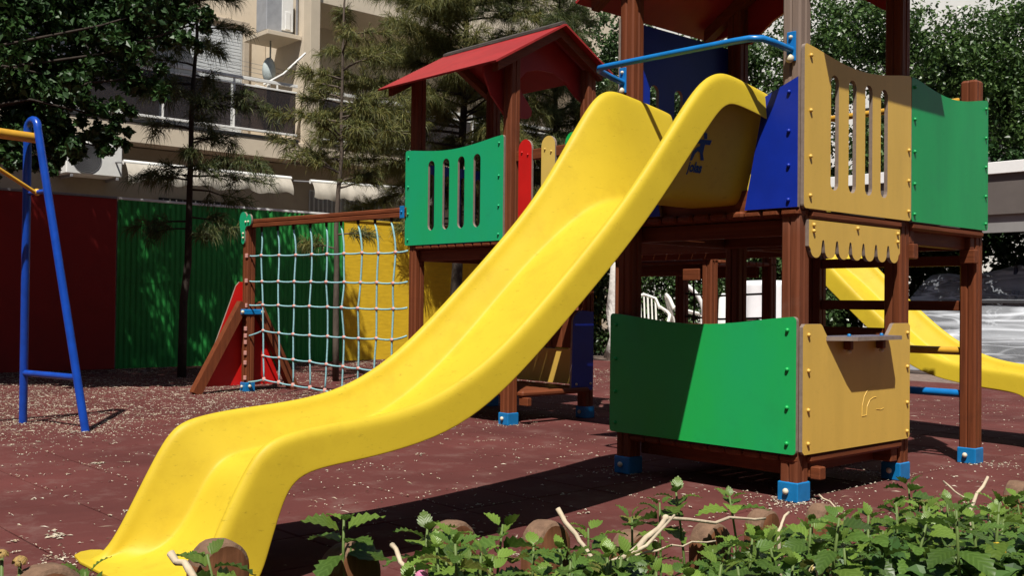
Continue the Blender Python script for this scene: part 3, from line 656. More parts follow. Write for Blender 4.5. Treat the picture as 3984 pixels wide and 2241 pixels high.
for c in range(9):
    for r in range(6): inst('rope_joint', knot_me, net, grid[c][r], (0, R_(90) if r == 5 else 0, 0), 1.0 if r < 5 else 1.2)
tg = MB(); tg.box(-.03, .008, -.012, .012, -.024, .024, c=.003); tag_me = tg.mesh('rope_clamp', knot_m)
for z in (1.263, 1.03, .80, .585, .52, .46, .36, .27, .13): inst('rope_clamp', tag_me, net, (-6.285, .712, z), None, .8)
def bar(x0, x1, p0, p1, w):
    """square strut in the plane x = const from p0 to p1 (y, z)"""
    d = Vector((p1[0] - p0[0], p1[1] - p0[1])).normalized(); nn = Vector((-d.y, d.x)) * w / 2
    vs_ = [(x, *(Vector(p) + s * nn)) for x in (x0, x1) for p, s in ((p0, -1), (p0, 1), (p1, 1), (p1, -1))]
    return MB().add(vs_, [(0, 1, 2, 3), (7, 6, 5, 4), (0, 4, 5, 1), (1, 5, 6, 2), (2, 6, 7, 3), (3, 7, 4, 0)])
obj('brace', bar(-6.375, -6.29, (.245, .0), (.70, .82), .085), wz, net); obj('brace', bar(-6.375, -6.29, (1.245, .0), (.84, .82), .085), wz, net)
bl = obj('clamp', MB().box(-6.39, -6.275, .66, .875, .715, .765, c=.006), metal_blue, net)
for y in (.665, .87): inst('bolt', CAPM, bl, (-6.27, y, .74), RX['+x'])
tr = MB(); tr.plate([[(.33, .055), (1.14, .055), (1.05, .30), (.86, .80), (.80, .98), (.77, 1.02), (.70, 1.02), (.665, .98), (.60, .80), (.45, .40)]], on_x(-6.40), .02)
obj('red_end_board', tr, [G_red, edge], net)

# ------------------------------------------------------------------ swing frame
sw = empty('swing_frame', (-4.6, -1.55, 0), 'blue tubular A-shaped swing frame with a yellow top bar at the left', 'swing')
A0, B0 = Vector((-4.97, -1.63, 0)), Vector((-4.247, -1.473, 0)); ax = (B0 - A0).normalized(); ap = Vector((-4.665, -1.695, 1.975))
pts = [A0]; ra, rb = ap - ax * .06 - Vector((0, 0, .02)), ap + ax * .06 - Vector((0, 0, .02))
pts += [A0.lerp(ra, t) for t in (.3, .6, .9, .97)] + [ra]
for i in range(1, 8):
    a = math.pi * i / 8; pts.append(ap - ax * .062 * math.cos(a) + Vector((0, 0, -.02 + .062 * math.sin(a))))
pts += [rb] + [B0.lerp(rb, t) for t in (.97, .9, .6, .3)] + [B0]
lg = obj('leg_frame', MB().tube(pts, .0265, 12), tube_blue, sw, smooth=True, angle=R_(60))
ca, cb = A0.lerp(ra, .175), B0.lerp(rb, .175)
obj('crossbar', MB().tube([ca, cb], .021, 10), tube_blue, sw, smooth=True, angle=R_(60))
ta, tb2 = A0.lerp(ra, .79), B0.lerp(rb, .79)
obj('crossbar', MB().tube([ta, tb2], .016, 8), tube_blue, sw, smooth=True, angle=R_(60))
bd = Vector((.213, -.977, 0)); b0 = ap + Vector((0, 0, -.075)); bend = b0 + bd * 2.9
obj('top_bar', MB().tube([b0 - bd * .05, bend], .034, 14), tube_yel, sw, smooth=True, angle=R_(60))
mid = (ta + tb2) / 2
obj('brace', MB().tube([mid, mid + bd * .02, b0 + bd * .62 + Vector((0, 0, -.02))], .014, 8), tube_yel, sw, smooth=True, angle=R_(60))
for P0 in (A0, B0):
    pass
sh = bd * 2.85
obj('leg_frame', MB().tube([p + sh for p in pts], .0265, 12), tube_blue, sw, smooth=True, angle=R_(60))
obj('plug', MB().ball(mid, .024, 8, 6), tube_yel, sw, smooth=True)

# ------------------------------------------------------------------ far platform and its slide
fp = empty('play_platform', (-2.9, 3.0, 0), 'far wooden play platform with blue boards seen through the tower', 'play platform')
for x, y in ((-2.45, 2.52), (-2.45, 3.31), (-3.35, 2.52), (-3.35, 3.31)): post(fp, x, y, 1.95 if y < 3 else 1.95)
for i in range(9): obj('deck_plank', MB().box(-3.35 + .0, -2.36, 2.53 + i * .097, 2.53 + i * .097 + .092, 1.17, 1.2, c=.01), wx, fp)
for y in (2.60, 3.25): obj('deck_beam', MB().box(-3.25, -2.46, y, y + .05, 1.08, 1.167), wx, fp)
obj('beam_block', MB().box(-2.62, -2.46, 2.50, 2.518, 1.04, 1.13), wx, fp)
board(fp, board_outline(-3.35, -2.36, 1.2, 1.9, .05), [], on_y(2.50), G_blue, 'blue_board')
board(fp, board_outline(-3.35, -2.36, .20, .60, .02), [], on_y(3.41), G_blue, 'blue_board')
obj('rail', MB().box(-3.34, -2.46, 2.53, 2.57, .665, .705), wx, fp)
for x in (-3.2, -2.95, -2.7): obj('rope', MB().tube([(x, 3.36, 1.2), (x + .03, 3.36, .9), (x + .02, 3.36, .62)], .009, 6), bark_d, fp)
for z in (.95, .75): obj('rope', MB().tube([(-3.3, 3.36, z), (-2.9, 3.36, z - .02), (-2.4, 3.36, z)], .009, 6), bark_d, fp)
s2 = empty('slide', (-2.38, 2.94, 0), 'second yellow slide behind the tower at right, running down to the right', 'slide', 'yellow slides')
b2_ = bpy.data.objects.new('chute', body.data); COL.objects.link(b2_); b2_.parent = s2
for md in body.modifiers:
    mm_ = b2_.modifiers.new(md.name, md.type)
    if md.type == 'SOLIDIFY': mm_.thickness = md.thickness; mm_.offset = 0
    else: mm_.levels = 2; mm_.render_levels = 2
# the same chute turned a quarter so that it runs along +x
b2_.rotation_euler = (0, 0, R_(90)); 
base = ORG[sl]
# local point p -> rotate -> want (x=-.483, y=0) of the chute at (-2.38, 2.94)
off = Vector((-(0 - base.y) * -1 * 0, 0, 0))
lx, ly = -.483 - base.x, 0 - base.y
rx, ry = -ly, lx
b2_.location = (Vector((-rx, -ry, base.z + 0.0)) + Vector((0, 0, 0))) * K
b2_.location.z = base.z * K

brown = empty('wooden_bollard', (-6.2, 5.0, 0), 'round-topped reddish brown wooden bollard beyond the tower', 'bollard')
obj('shaft', MB().tube([(-6.2, 5.0, 0), (-6.2, 5.0, .3), (-6.2, 5.0, .96), (-6.2, 5.0, 1.02)], .09, 14, rad=[.09, .09, .09, .06]), wz, brown, smooth=True, angle=R_(50))

# ------------------------------------------------------------------ fences
def fence(name, label, y0, y1, ztop, mt, corr, capm, capw, seam=None, x=-10.05):
    f = empty(name, (x, (y0 + y1) / 2, 0), label, 'fence')
    if corr:
        for z0, z1, xo in ((.0, seam + .012, 0), (seam - .012, ztop, .006)):
            n = int((y1 - y0) / .0175); pr = []
            for i in range(n + 1):
                y = y0 + (y1 - y0) * i / n; pr.append((x + xo + (.012 if (i // 2) % 2 else 0), y))
            back = [(px - .006, py) for px, py in pr[::-1]]
            mb = MB(); vs_ = [(a, b, z) for z in (z0, z1) for a, b in pr]; N = n + 1
            mb.add(vs_, [(i, i + 1, N + i + 1, N + i) for i in range(n)])
            obj('corrugated_sheet', mb, mt, f)
        for k in range(int((y1 - y0) / 1.6) + 1):
            y = min(y1 - .03, y0 + .02 + k * 1.6); obj('fence_post', MB().box(x - .06, x - .012, y - .024, y + .024, 0, ztop - .02), grey_m, f)
    else:
        n = max(1, round((y1 - y0) / 1.35)); w = (y1 - y0) / n
        for i in range(n): obj('fence_panel', MB().box(x - .04, x, y0 + i * w + .002, y0 + (i + 1) * w - .002, 0, ztop, c=.003), mt, f)
    obj('coping', MB().box(x - .05, x + capw, y0, y1, ztop + .001, ztop + .03), capm, f)
    return f
fence('red_fence', 'dark red painted fence panel in the shade at the far left', -6.2, .965, 2.06, fence_red, False, grey_m, .012)
fence('green_fence', 'green corrugated metal fence between the dark red and yellow sections', .975, 4.19, 2.055, fence_green, True, white_m, .02, seam=1.06)
fence('yellow_wall', 'bright yellow painted fence wall behind the rope net and hut', 4.2, 9.6, 2.0, fence_yel, False, M('yellow_coping', (.45, .3, .02), .7), .015)

# ------------------------------------------------------------------ apartment building
ab = empty('apartment_building', (-14, 3, 0), 'beige apartment block with glass balconies and roller shutters behind the fence', 'building')
bx = lambda nm, mt, *a, p=ab, c=.006: obj(nm, MB().box(*a, c=c), mt, p)
bx('wall', render_m, -14.4, -14, -9, 5.085, 3.47, 6.6); bx('wall', render_m, -14.4, -14, 5.275, 13, 3.47, 6.6)
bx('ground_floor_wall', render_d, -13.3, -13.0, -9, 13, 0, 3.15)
bx('balcony_slab', render_m, -14.4, -12.6, -9, 4.955, 3.165, 3.46); bx('balcony_slab', render_m, -14.4, -12.62, 4.975, 13, 3.20, 3.475)
bx('slab_edge', dark_m, -12.62, -12.585, -9, 4.95, 3.462, 3.51)
bx('slab_edge', dark_m, -12.64, -12.60, 5.28, 13, 3.478, 3.515)
bx('balcony_slab', render_m, -14.4, -11.8, -9, 3.0, 6.15, 6.5); bx('balcony_slab', render_m, -14.4, -12.6, 5.28, 13, 5.88, 6.5)  # left slab lies out of view, its overhang added to shade the facade below
bx('upper_wall', render_m, -12.75, -12.61, 5.28, 13, 6.51, 9.5)
bx('dividing_wall', render_m, -14.4, -12.74, 5.095, 5.27, 3.48, 6.7); bx('pillar', M('cream_pillar', (.50, .43, .33), .9, .06, 2, dirt=.2, dirtcol=(.35, .3, .24)), -12.73, -12.5, 5.09, 5.275, 3.33, 9)
def railing(y0, y1, x=-12.63, n=4):
    r = obj('railing', MB().box(x - .02, x + .02, y0, y1, 4.375, 4.425), white_m, ab)
    obj('lower_rail', MB().box(x - .015, x + .015, y0, y1, 4.275, 4.305), white_m, r)
    obj('lower_rail', MB().box(x - .02, x + .02, y0, y1, 3.565, 3.60), white_m, r)
    w = (y1 - y0) / n
    for i in range(n):
        obj('glass_pane', MB().box(x - .005, x + .005, y0 + i * w + .03, y0 + (i + 1) * w - .03, 3.602, 4.273, c=0), tint_glass, r)
        obj('baluster', MB().box(x - .014, x + .014, y0 + i * w - .014 + .03, y0 + i * w + .014 + .03, 3.515, 4.374), white_m, r)
railing(-3.2, 4.93, n=7); railing(5.30, 11, n=5, x=-12.66)
def shutter(y0, y1, z0, z1, x=-14):
    fr = obj('shutter', MB().box(x + .002, x + .02, y0, y1, z0, z1), shutter_m, ab)
    n = int((z1 - z0) / .055)
    for i in range(n): obj('slat', MB().box(x + .02, x + .032, y0 + .03, y1 - .03, z0 + i * (z1 - z0) / n + .004, z0 + (i + 1) * (z1 - z0) / n - .004, c=.003), shutter_m, fr)
shutter(3.1, 4.63, 3.50, 5.52); shutter(.2, 1.9, 3.5, 5.5); shutter(5.42, 6.1, 3.6, 5.2)
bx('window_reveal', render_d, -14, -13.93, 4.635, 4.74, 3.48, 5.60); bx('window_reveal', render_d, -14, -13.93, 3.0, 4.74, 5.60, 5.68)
for i in range(5):
    obj('clothes_line', MB().tube([(-13.3 - i * .1, 3.3, 4.98 - i * .05), (-13.3 - i * .1, 4.3, 4.83 - i * .05), (-13.3 - i * .1, 5.08, 4.80 - i * .05)], .004, 4), grey_m, ab)
obj('drying_rack', MB().tube([(-12.7, 4.35, 4.36), (-12.55, 4.62, 4.55), (-12.5, 5.0, 4.95)], .018, 6).tube([(-12.72, 4.45, 3.55), (-12.72, 4.45, 4.4)], .03, 6).tube([(-12.7, 4.6, 3.55), (-12.7, 4.6, 4.4)], .016, 6).tube([(-12.7, 4.2, 4.33), (-12.7, 5.05, 4.25)], .015, 6), white_m, ab)
wg = obj('window', MB().box(-12.998, -12.98, 2.75, 4.0, 1.7, 2.42), dark_m, ab)
for i in range(12): obj('grille_bar', MB().box(-12.96, -12.945, 2.8 + i * .105, 2.815 + i * .105, 1.72, 2.40, c=0), white_m if i % 3 else grey_m, wg)
wg2 = obj('window', MB().box(-12.998, -12.98, 5.4, 6.9, 1.9, 2.75), shutter_m, ab)
for i in range(16): obj('slat', MB().box(-12.98, -12.97, 5.42 + i * .09, 5.47 + i * .09, 1.92, 2.73, c=0), grey_m, wg2)
def block(label, x0, x1, y0, y1, h, side):
    b = empty('apartment_building', ((x0 + x1) / 2, (y0 + y1) / 2, 0), label, 'building')
    obj('wall', MB().box(x0, x1, y0, y1, 0, h), render_d, b)
    for fl in range(3):
        for i in range(7):
            z = 1.0 + fl * 2.8
            if side == 'y': u = x0 + 2 + i * (x1 - x0 - 4) / 6; obj('window', MB().box(u - .6, u + .6, y1, y1 + .02, z, z + 1.4), dark_m, b)
            else: u = y0 + 2 + i * (y1 - y0 - 4) / 6; obj('window', MB().box(x0 - .02, x0, u - .6, u + .6, z, z + 1.4), dark_m, b)
block('plain taupe block added out of view behind the viewer to cut sky light', -14, 10.8, -15, -12, 9.5, 'y')  # unseen block, added to hold back sky fill from behind the camera
block('plain taupe block added out of view on the right to cut sky light', 11, 14, -15, 16, 9.5, 'x')  # second added block, out of view, lowers the sky fill from the right
# air conditioners
ac = empty('air_conditioner', (-12.75, 1.62, 2.58), 'white air conditioner unit with a round grille on a bracket above the dark red fence', 'air conditioner')
c1 = obj('case', MB().box(-13.0, -12.58, 1.22, 2.02, 2.62, 3.10, c=.015), white_m, ac)
g_ = MB()
for r in [.03 + .0225 * q for q in range(9)]: g_.tube([(-12.572, 1.50 + r * math.cos(t * .3307), 2.855 + r * math.sin(t * .3307)) for t in range(20)], .0025, 4, caps=False)
obj('fan_recess', MB().tube([(-12.579, 1.50, 2.855), (-12.574, 1.50, 2.855)], .21, 24), dark_m, c1); obj('fan_grille', g_, grey_m, c1)
for y in (1.3, 1.95): obj('bracket', MB().box(-13.0, -12.58, y - .02, y + .02, 2.575, 2.615), grey_m, ac)
ac2 = empty('air_conditioner', (-13.1, 4.93, 5.2), 'white air conditioner unit on a concrete ledge beside the balcony pillar', 'air conditioner')
obj('ledge', MB().box(-13.6, -12.78, 4.45, 5.085, 5.23, 5.30), render_m, ac2)
c2 = obj('case', MB().box(-13.3, -12.95, 4.52, 5.02, 5.34, 6.0, c=.012), M('grey_case', (.30, .31, .33), .5), ac2)
obj('side_panel', MB().box(-12.949, -12.93, 4.80, 5.01, 5.38, 5.98), white_m, c2); obj('vent', MB().box(-12.93, -12.915, 4.86, 4.95, 5.40, 5.70), white_m, c2)
obj('cage_bar', MB().box(-12.90, -12.87, 5.04, 5.07, 5.30, 6.1), grey_m, ac2)
bag = MB(); bag.ball((-13.2, 4.72, 4.72), .16, 10, 8, (.6, .75, 1.45)); bag.tube([(-13.2, 4.74, 4.94), (-13.2, 4.74, 5.24)], .015, 6)
tag(obj('hanging_bag', bag, M('pale_bag', (.42, .48, .48), .6, .2, 9, bump=.6), smooth=True, origin=(-13.2, 4.72, 5.24)), 'pale plastic bag hanging below the air conditioner ledge', 'bag')
# awnings
def awning(y0, y1, ztop, zdrop, label, slope=.0, seed=1):
    w_ = empty('awning', (-12.4, (y0 + y1) / 2, ztop), label, 'awning')
    obj('roller', MB().tube([(-12.05, y0, ztop), (-12.05, y1, ztop + slope)], .035, 10), white_m, w_, smooth=True, angle=R_(60))
    r = random.Random(seed); n = 40; mb = MB(); vs_ = []
    for i in range(n + 1):
        t = i / n; y = y0 + .02 + (y1 - y0 - .04) * t; z = ztop + slope * t
        wv = .02 * math.sin(t * 31 + seed) + .012 * math.sin(t * 67)
        for k in range(6):
            q = k / 5; vs_.append((-12.02 + .10 * math.sin(q * 2.0) + wv * q, y, z - .01 - (ztop - zdrop) * q - (.022 * math.sin(t * 24 + seed) + .016 * math.sin(t * 51)) * q))
    mb.add(vs_, [(i * 6 + k, i * 6 + k + 1, i * 6 + 7 + k, i * 6 + 6 + k) for i in range(n) for k in range(5)])
    obj('canvas', mb, awn_m, w_, smooth=True)
    for y in (y0 + .1, y1 - .1): obj('arm', MB().tube([(-13.0, y, ztop + .1), (-12.05, y, ztop)], .014, 6), grey_m, w_)
awning(1.82, 4.50, 2.785, 2.53, 'long half-rolled off-white awning beside the lower air conditioner')
awning(4.85, 7.3, 2.77, 2.50, 'shorter dirty white awning below the right-hand balcony', .05, 5)

# ------------------------------------------------------------------ far right: white house, canopy, covered furniture
wh = empty('white_house', (-9, 19, 0), 'bright white house wall glimpsed through the trees at the back', 'building')
obj('wall', MB().box(-20, 4, 18, 18.5, 0, 12), white_wall_m, wh)
for i in range(6): f_ = obj('window', MB().box(-15 + i * 2.6, -14 + i * 2.6, 17.94, 17.99, 4.2, 5.4), dark_m, wh); obj('sill', MB().box(-15.1 + i * 2.6, -13.9 + i * 2.6, 17.9, 17.99, 4.12, 4.19), white_m, f_)
hw_ = MB(); 
cn = empty('flat_canopy', (-3.5, 9.5, 0), 'flat terrace canopy with a white fascia at the right edge', 'canopy')
obj('fascia', MB().box(-6.4, 1.5, 8.98, 9.02, 2.50, 2.645), M('bright_white_fascia', (.85, .85, .84), .6, .03, 6), cn); obj('roof_slab', MB().box(-6.38, 1.5, 9.03, 11.9, 2.42, 2.62), M('grey_taupe', (.09, .078, .072), .8, .08, 3), cn)
obj('valance', MB().box(-6.35, 1.45, 9.025, 9.05, 2.0, 2.499), M('taupe_valance', (.115, .098, .09), .85, .1, 2, dirt=.3, dirtcol=(.08, .07, .065)), cn)
obj('valance_hem', MB().box(-6.35, 1.45, 9.07, 9.09, 1.78, 2.03), M('grey_hem', (.25, .245, .24), .8, .08, 3), cn)
for x in (-6.2, 1.2): obj('canopy_post', MB().box(x - .05, x + .05, 9.1, 9.2, 0, 2.415), grey_m, cn)
pl = MB(); rp = random.Random(11); nx, ny = 54, 34; vs_ = []
for i in range(nx + 1):
    for j in range(ny + 1):
        u = i / nx * 4.1; v = j / ny * 2.1
        x = -4.75 + u; y = 9.0 + v
        z = 1.16 + .04 * math.sin(u * 1.7)
        for (px, py, h, s) in ((.75, .9, .16, .9), (1.75, .72, .24, 1.1), (2.8, 1.0, .18, 1.0), (3.5, .8, .14, .9)):
            d = math.hypot(u - px, (v - py)); z = max(z, 1.10 + h * max(0, 1 - d / s) + .06)
        edge_d = min(u * 1.3, (4.1 - u) * 1.3, v, 2.1 - v); f = min(1, edge_d / .75)
        z = .03 + (z - .03) * (f ** .7)
        fold = pnoise((x * 1.3 + z * 1.4, y * 1.3, z * 1.1)) * .07 + pnoise((x * 3.2 - z * 2, y * 3, z * 2)) * .03 + abs(pnoise((x * 2.0 + z * 2.6, y * 2, z * 2.2 + 5))) * .07
        vs_.append((x + fold * .5, y + fold * .8 - (1 - f) * .10, max(.01, z + fold * .35)))
pl.add(vs_, [(i * (ny + 1) + j, i * (ny + 1) + j + 1, (i + 1) * (ny + 1) + j + 1, (i + 1) * (ny + 1) + j) for i in range(nx) for j in range(ny)])
tag(obj('plastic_cover', pl, clear_plastic, smooth=True, origin=(-2.7, 10, 0)), 'wrinkled clear plastic sheet draped over stored furniture at the right edge', 'plastic sheet')
for k, (x, y, w, d, h) in enumerate(((-4.0, 9.7, 1.0, .7, .72), (-2.9, 9.75, .9, .8, .95), (-1.75, 9.8, .9, .7, .8))):
    t = empty('table', (x, y, 0), ('low dark table under the left end of the plastic sheet', 'taller dark table in the middle under the plastic sheet', 'dark table under the right end of the plastic sheet')[k], 'table', 'tables stored under the plastic sheet')
    obj('tabletop', MB().box(x - w / 2, x + w / 2, y - d / 2, y + d / 2, h - .04, h), M('dark_grey_top', (.045, .045, .05), .5, .2, 5), t)
    for a in (-1, 1):
        for b in (-1, 1): obj('leg', MB().box(x + a * (w / 2 - .06) - .025, x + a * (w / 2 - .06) + .025, y + b * (d / 2 - .06) - .025, y + b * (d / 2 - .06) + .025, 0, h - .041), dark_m, t)
ps = empty('folded_parasol', (-3.0, 9.72, .95), 'thin closed dark parasol pole pushing up the plastic sheet', 'parasol')
obj('pole', MB().tube([(-3.0, 9.72, .955), (-3.0, 9.72, 1.40)], .02, 8), dark_m, ps); obj('folded_cloth', MB().tube([(-3.0, 9.72, 1.02), (-3.0, 9.72, 1.2), (-3.0, 9.72, 1.37)], .03, 8, rad=[.05, .045, .022]), M('navy_cloth', (.02, .025, .05), .9), ps)

# white plastic chairs, parasol stand, shrouded table on the terrace
def chair(x, y, rot, label):
    c = empty('plastic_chair', (x, y, 0), label, 'chair', 'white plastic garden chairs')
    ca_, sa_ = math.cos(rot), math.sin(rot)
    def T(a, b, z): return (x + a * ca_ - b * sa_, y + a * sa_ + b * ca_, z)
    def q(nm, pts, r=.016): obj(nm, MB().tube([T(*p) for p in pts], r, 6), chair_m, c, smooth=True, angle=R_(60))
    s = MB(); s.add([T(a, b, z) for z in (.54, .565) for a, b in ((-.2, -.2), (.2, -.2), (.18, .18), (-.18, .18))], [(3, 2, 1, 0), (4, 5, 6, 7), (0, 1, 5, 4), (1, 2, 6, 5), (2, 3, 7, 6), (3, 0, 4, 7)]); obj('seat', s, chair_m, c)
    for a in (-1, 1):
        q('leg', [(a * .2, -.2, .54), (a * .23, -.25, 0)]); q('leg', [(a * .17, .18, .54), (a * .2, .27, 0)])
        q('armrest', [(a * .2, -.2, .55), (a * .24, -.2, .72), (a * .25, 0, .76), (a * .2, .22, .82)], .02)
    q('backrest', [(-.2, .22, .8), (-.15, .27, .93), (0, .29, .98), (.15, .27, .93), (.2, .22, .8)], .022)
    for i in range(-3, 4): q('back_slat', [(i * .05, .19, .57), (i * .05, .275, .95 - abs(i) * .012)], .012)
chair(-6.15, 6.25, .9, 'white plastic garden chair turned sideways by the dark hedge'); chair(-5.85, 6.7, 2.4, 'white plastic garden chair behind the bollard, back to the hedge')
pb = empty('parasol_stand', (-5.65, 6.5, 0), 'white curved steel hanging-parasol stand on the terrace', 'stand')
obj('curved_arm', MB().tube([(-5.62 + .42 * math.cos(R_(a)) - .32, 6.5 + .30 * math.cos(R_(a)) - .22, .72 + .46 * math.sin(R_(a))) for a in range(-60, 80, 10)], .028, 8), white_m, pb, smooth=True)
obj('pole', MB().tube([(-5.50, 6.62, .1), (-5.50, 6.62, 1.2)], .018, 8), white_m, pb); obj('base', MB().box(-5.8, -5.4, 6.4, 6.8, 0, .1), white_m, pb)
col = empty('white_pedestal', (-5.3, 6.75, 0), 'white tapered pedestal standing between the tower posts', 'pedestal')
obj('shaft', MB().tube([(-5.35, 6.75, .1), (-5.35, 6.75, .6), (-5.35, 6.75, .9), (-5.35, 6.75, 1.0)], .1, 12, rad=[.14, .13, .07, .02]), white_m, col, smooth=True, angle=R_(50)); obj('plinth', MB().box(-5.55, -5.1, 6.6, 6.9, 0, .1), white_m, col)
sh_ = MB(); vs_ = []; n1, n2 = 28, 9
for i in range(n1):
    a = 2 * math.pi * i / n1; rr = .40 + .05 * math.sin(a * 7) + .03 * math.sin(a * 3 + 1)
    for j in range(n2):
        q = j / (n2 - 1); r2 = (.36 if j < 2 else .36 + (rr - .36) * (q)); r2 *= (.02 if j == 0 else 1)
        sq = 1 / max(abs(math.cos(a)), abs(math.sin(a))) * .85
        vs_.append((-4.95 + r2 * sq * math.cos(a), 7.15 + r2 * sq * math.sin(a), 1.17 - .55 * max(0, q - .1) - .02 * math.sin(a * 5) * q))
sh_.add(vs_, [(i * n2 + j, i * n2 + j + 1, ((i + 1) % n1) * n2 + j + 1, ((i + 1) % n1) * n2 + j) for i in range(n1) for j in range(n2 - 1)])
cvt = empty('covered_table', (-4.95, 7.15, 0), 'table shrouded in a bright white cloth seen through the tower', 'table')
obj('cloth', sh_, M('white_cloth', (.74, .74, .76), .9, .04), cvt, smooth=True)
for a in (-1, 1):
    for b in (-1, 1): obj('leg', MB().tube([(-4.95 + a * .25, 7.15 + b * .25, 0), (-4.95 + a * .25, 7.15 + b * .25, 1.1)], .02, 6), chair_m, cvt)

# ------------------------------------------------------------------ vegetation helpers
def leaves(mb, r, c, rad, n, size, fold=.25, flat=.5, sq=(1, 1, 1), shell=.55):
    c = Vector(c)
    for _ in range(n):
        d = Vector((r.gauss(0, 1), r.gauss(0, 1), r.gauss(0, 1))).normalized()
        p = c + Vector((d.x * sq[0], d.y * sq[1], d.z * sq[2])) * rad * (shell + (1 - shell) * r.random()) * (r.random() ** .25 if r.random() < .5 else 1)
        nrm = (Vector((r.gauss(0, 1), r.gauss(0, 1), r.gauss(0, 1))) * (1 - flat) + Vector((0, 0, 1)) * flat + d * .35).normalized()
        a = nrm.orthogonal().normalized(); a.rotate(Matrix.Rotation(r.uniform(0, 6.28), 3, nrm)); b = nrm.cross(a)
        s = size * r.uniform(.6, 1.35); l = s * r.uniform(.9, 1.15)
        dn = Vector((0, 0, -1)) * s * .2
        mb.add([p - a * l * .5, p + b * s * .40 + nrm * s * fold * .5 - a * l * .08, p + a * l * .55 + dn, p - b * s * .40 + nrm * s * fold * .5 - a * l * .08], [(0, 1, 2), (0, 2, 3)])
def limb(mb, r, p, q, r0, r1, n=5, wob=.06):
    p, q = Vector(p), Vector(q); L = (q - p).length
    pts = [p.lerp(q, i / n) + (Vector((r.gauss(0, 1), r.gauss(0, 1), r.gauss(0, .5))) * wob * L * (0 if i in (0, n) else 1) * .5) for i in range(n + 1)]
    mb.tube(pts, r0, 7, rad=[r0 + (r1 - r0) * i / n for i in range(n + 1)]); return pts
def broadleaf(name, label, base, trunk_h, clumps, n_leaf, size, mt, bmt, tr=.09, seed=1, group=None, extra=(), shell=.35, cat='tree'):
    t = empty(name, base, label, cat, group); r = random.Random(seed); b = Vector(base)
    tm = MB(); fork = b + Vector((r.gauss(0, .1), r.gauss(0, .1), trunk_h)); limb(tm, r, b, fork, tr, tr * .7, 6, .04)
    for c, rad, sq in clumps: limb(tm, r, fork - Vector((0, 0, r.uniform(0, trunk_h * .25))), Vector(c), tr * .17, tr * .05, 6, .1)
    obj('trunk', tm, bmt, t, smooth=True)
    lm = MB(); tot = sum(rad ** 2 for _, rad, _ in clumps)
    for c, rad, sq in clumps:
        n = int(n_leaf * rad ** 2 / tot); k = max(5, int(n / 70))
        for _ in range(k):
            d = Vector((r.gauss(0, 1), r.gauss(0, 1), r.gauss(0, 1))).normalized() * rad * r.uniform(.25, 1.)
            leaves(lm, r, Vector(c) + Vector((d.x * sq[0], d.y * sq[1], d.z * sq[2])), rad * r.uniform(.20, .42), int(n / k), size, shell=.1)
    tag(obj('crown', lm, mt, t, recalc=False), kind='stuff'); return t
def needle_tuft(mb, r, p, d, n, l, w=.0030, droop=.45):
    for _ in range(n):
        v = (d * .9 + Vector((r.gauss(0, .55), r.gauss(0, .55), r.gauss(0, .45)))).normalized(); L = l * r.uniform(.5, 1.2)
        e = p + v * L * .6; f = e + (v * .6 + Vector((0, 0, -droop * 1.6))).normalized() * L * .5
        s = v.cross(Vector((r.gauss(0, 1), r.gauss(0, 1), r.gauss(0, 1)))).normalized() * w
        mb.add([p - s * .6, p + s * .6, e + s, e - s, f], [(0, 1, 2, 3), (3, 2, 4)])
def casuarina(label, base, h, branches, mt, bmt, seed, tr=.045, lean=(0, 0), nl=.16, dens=1., cat='tree'):
    """branches: list of (height, azimuth deg, length, rise)"""
    t = empty('casuarina_tree', base, label, cat); r = random.Random(seed); b = Vector(base)
    tm = MB(); pts = []
    for i in range(13):
        q = i / 12; pts.append(b + Vector((lean[0] * q + r.gauss(0, .012), lean[1] * q + r.gauss(0, .012), h * q)))
    tm.tube(pts, tr, 9, rad=[tr * (1 - .85 * i / 12) for i in range(13)])
    nm = MB()
    def at(z):
        q = max(0, min(.999, z / h)) * 12; i = int(q); return pts[i].lerp(pts[i + 1], q - i)
    for z, az, L, rise in branches:
        p = at(z); a = R_(az); d0 = Vector((math.cos(a), math.sin(a), rise)).normalized(); n = max(5, int(L / .1)); bp = [p]
        for i in range(n):
            d = (d0 + Vector((r.gauss(0, .1), r.gauss(0, .1), r.gauss(0, .08) - .35 * (i / n) ** 1.5))).normalized(); bp.append(bp[-1] + d * L / n)
        tm.tube(bp, .012, 5, rad=[max(.0035, (.010 + L * .007) * (1 - i / (n + 1))) for i in range(n + 1)])
        for i in range(1, n + 1):
            dd = (bp[i] - bp[i - 1]).normalized()
            if i / n > .22:
                for _ in range(max(1, int(r.uniform(1.8, 3.6) * dens))):
                    sd_ = (dd + Vector((r.gauss(0, .7), r.gauss(0, .7), r.gauss(0, .35)))).normalized(); e = bp[i] + sd_ * r.uniform(.05, .18) * min(1.3, .5 + L * .5)
                    tm.tube([bp[i], e], .0035, 3, caps=False)
                    needle_tuft(nm, r, bp[i].lerp(e, .3), sd_, int(9 * dens), nl); needle_tuft(nm, r, e, sd_, int(15 * dens), nl)
    obj('trunk', tm, bmt, t, smooth=True); tag(obj('crown', nm, mt, t, recalc=False), kind='stuff'); return t

# ------------------------------------------------------------------ trees
UP = Vector((0, 0, 1))
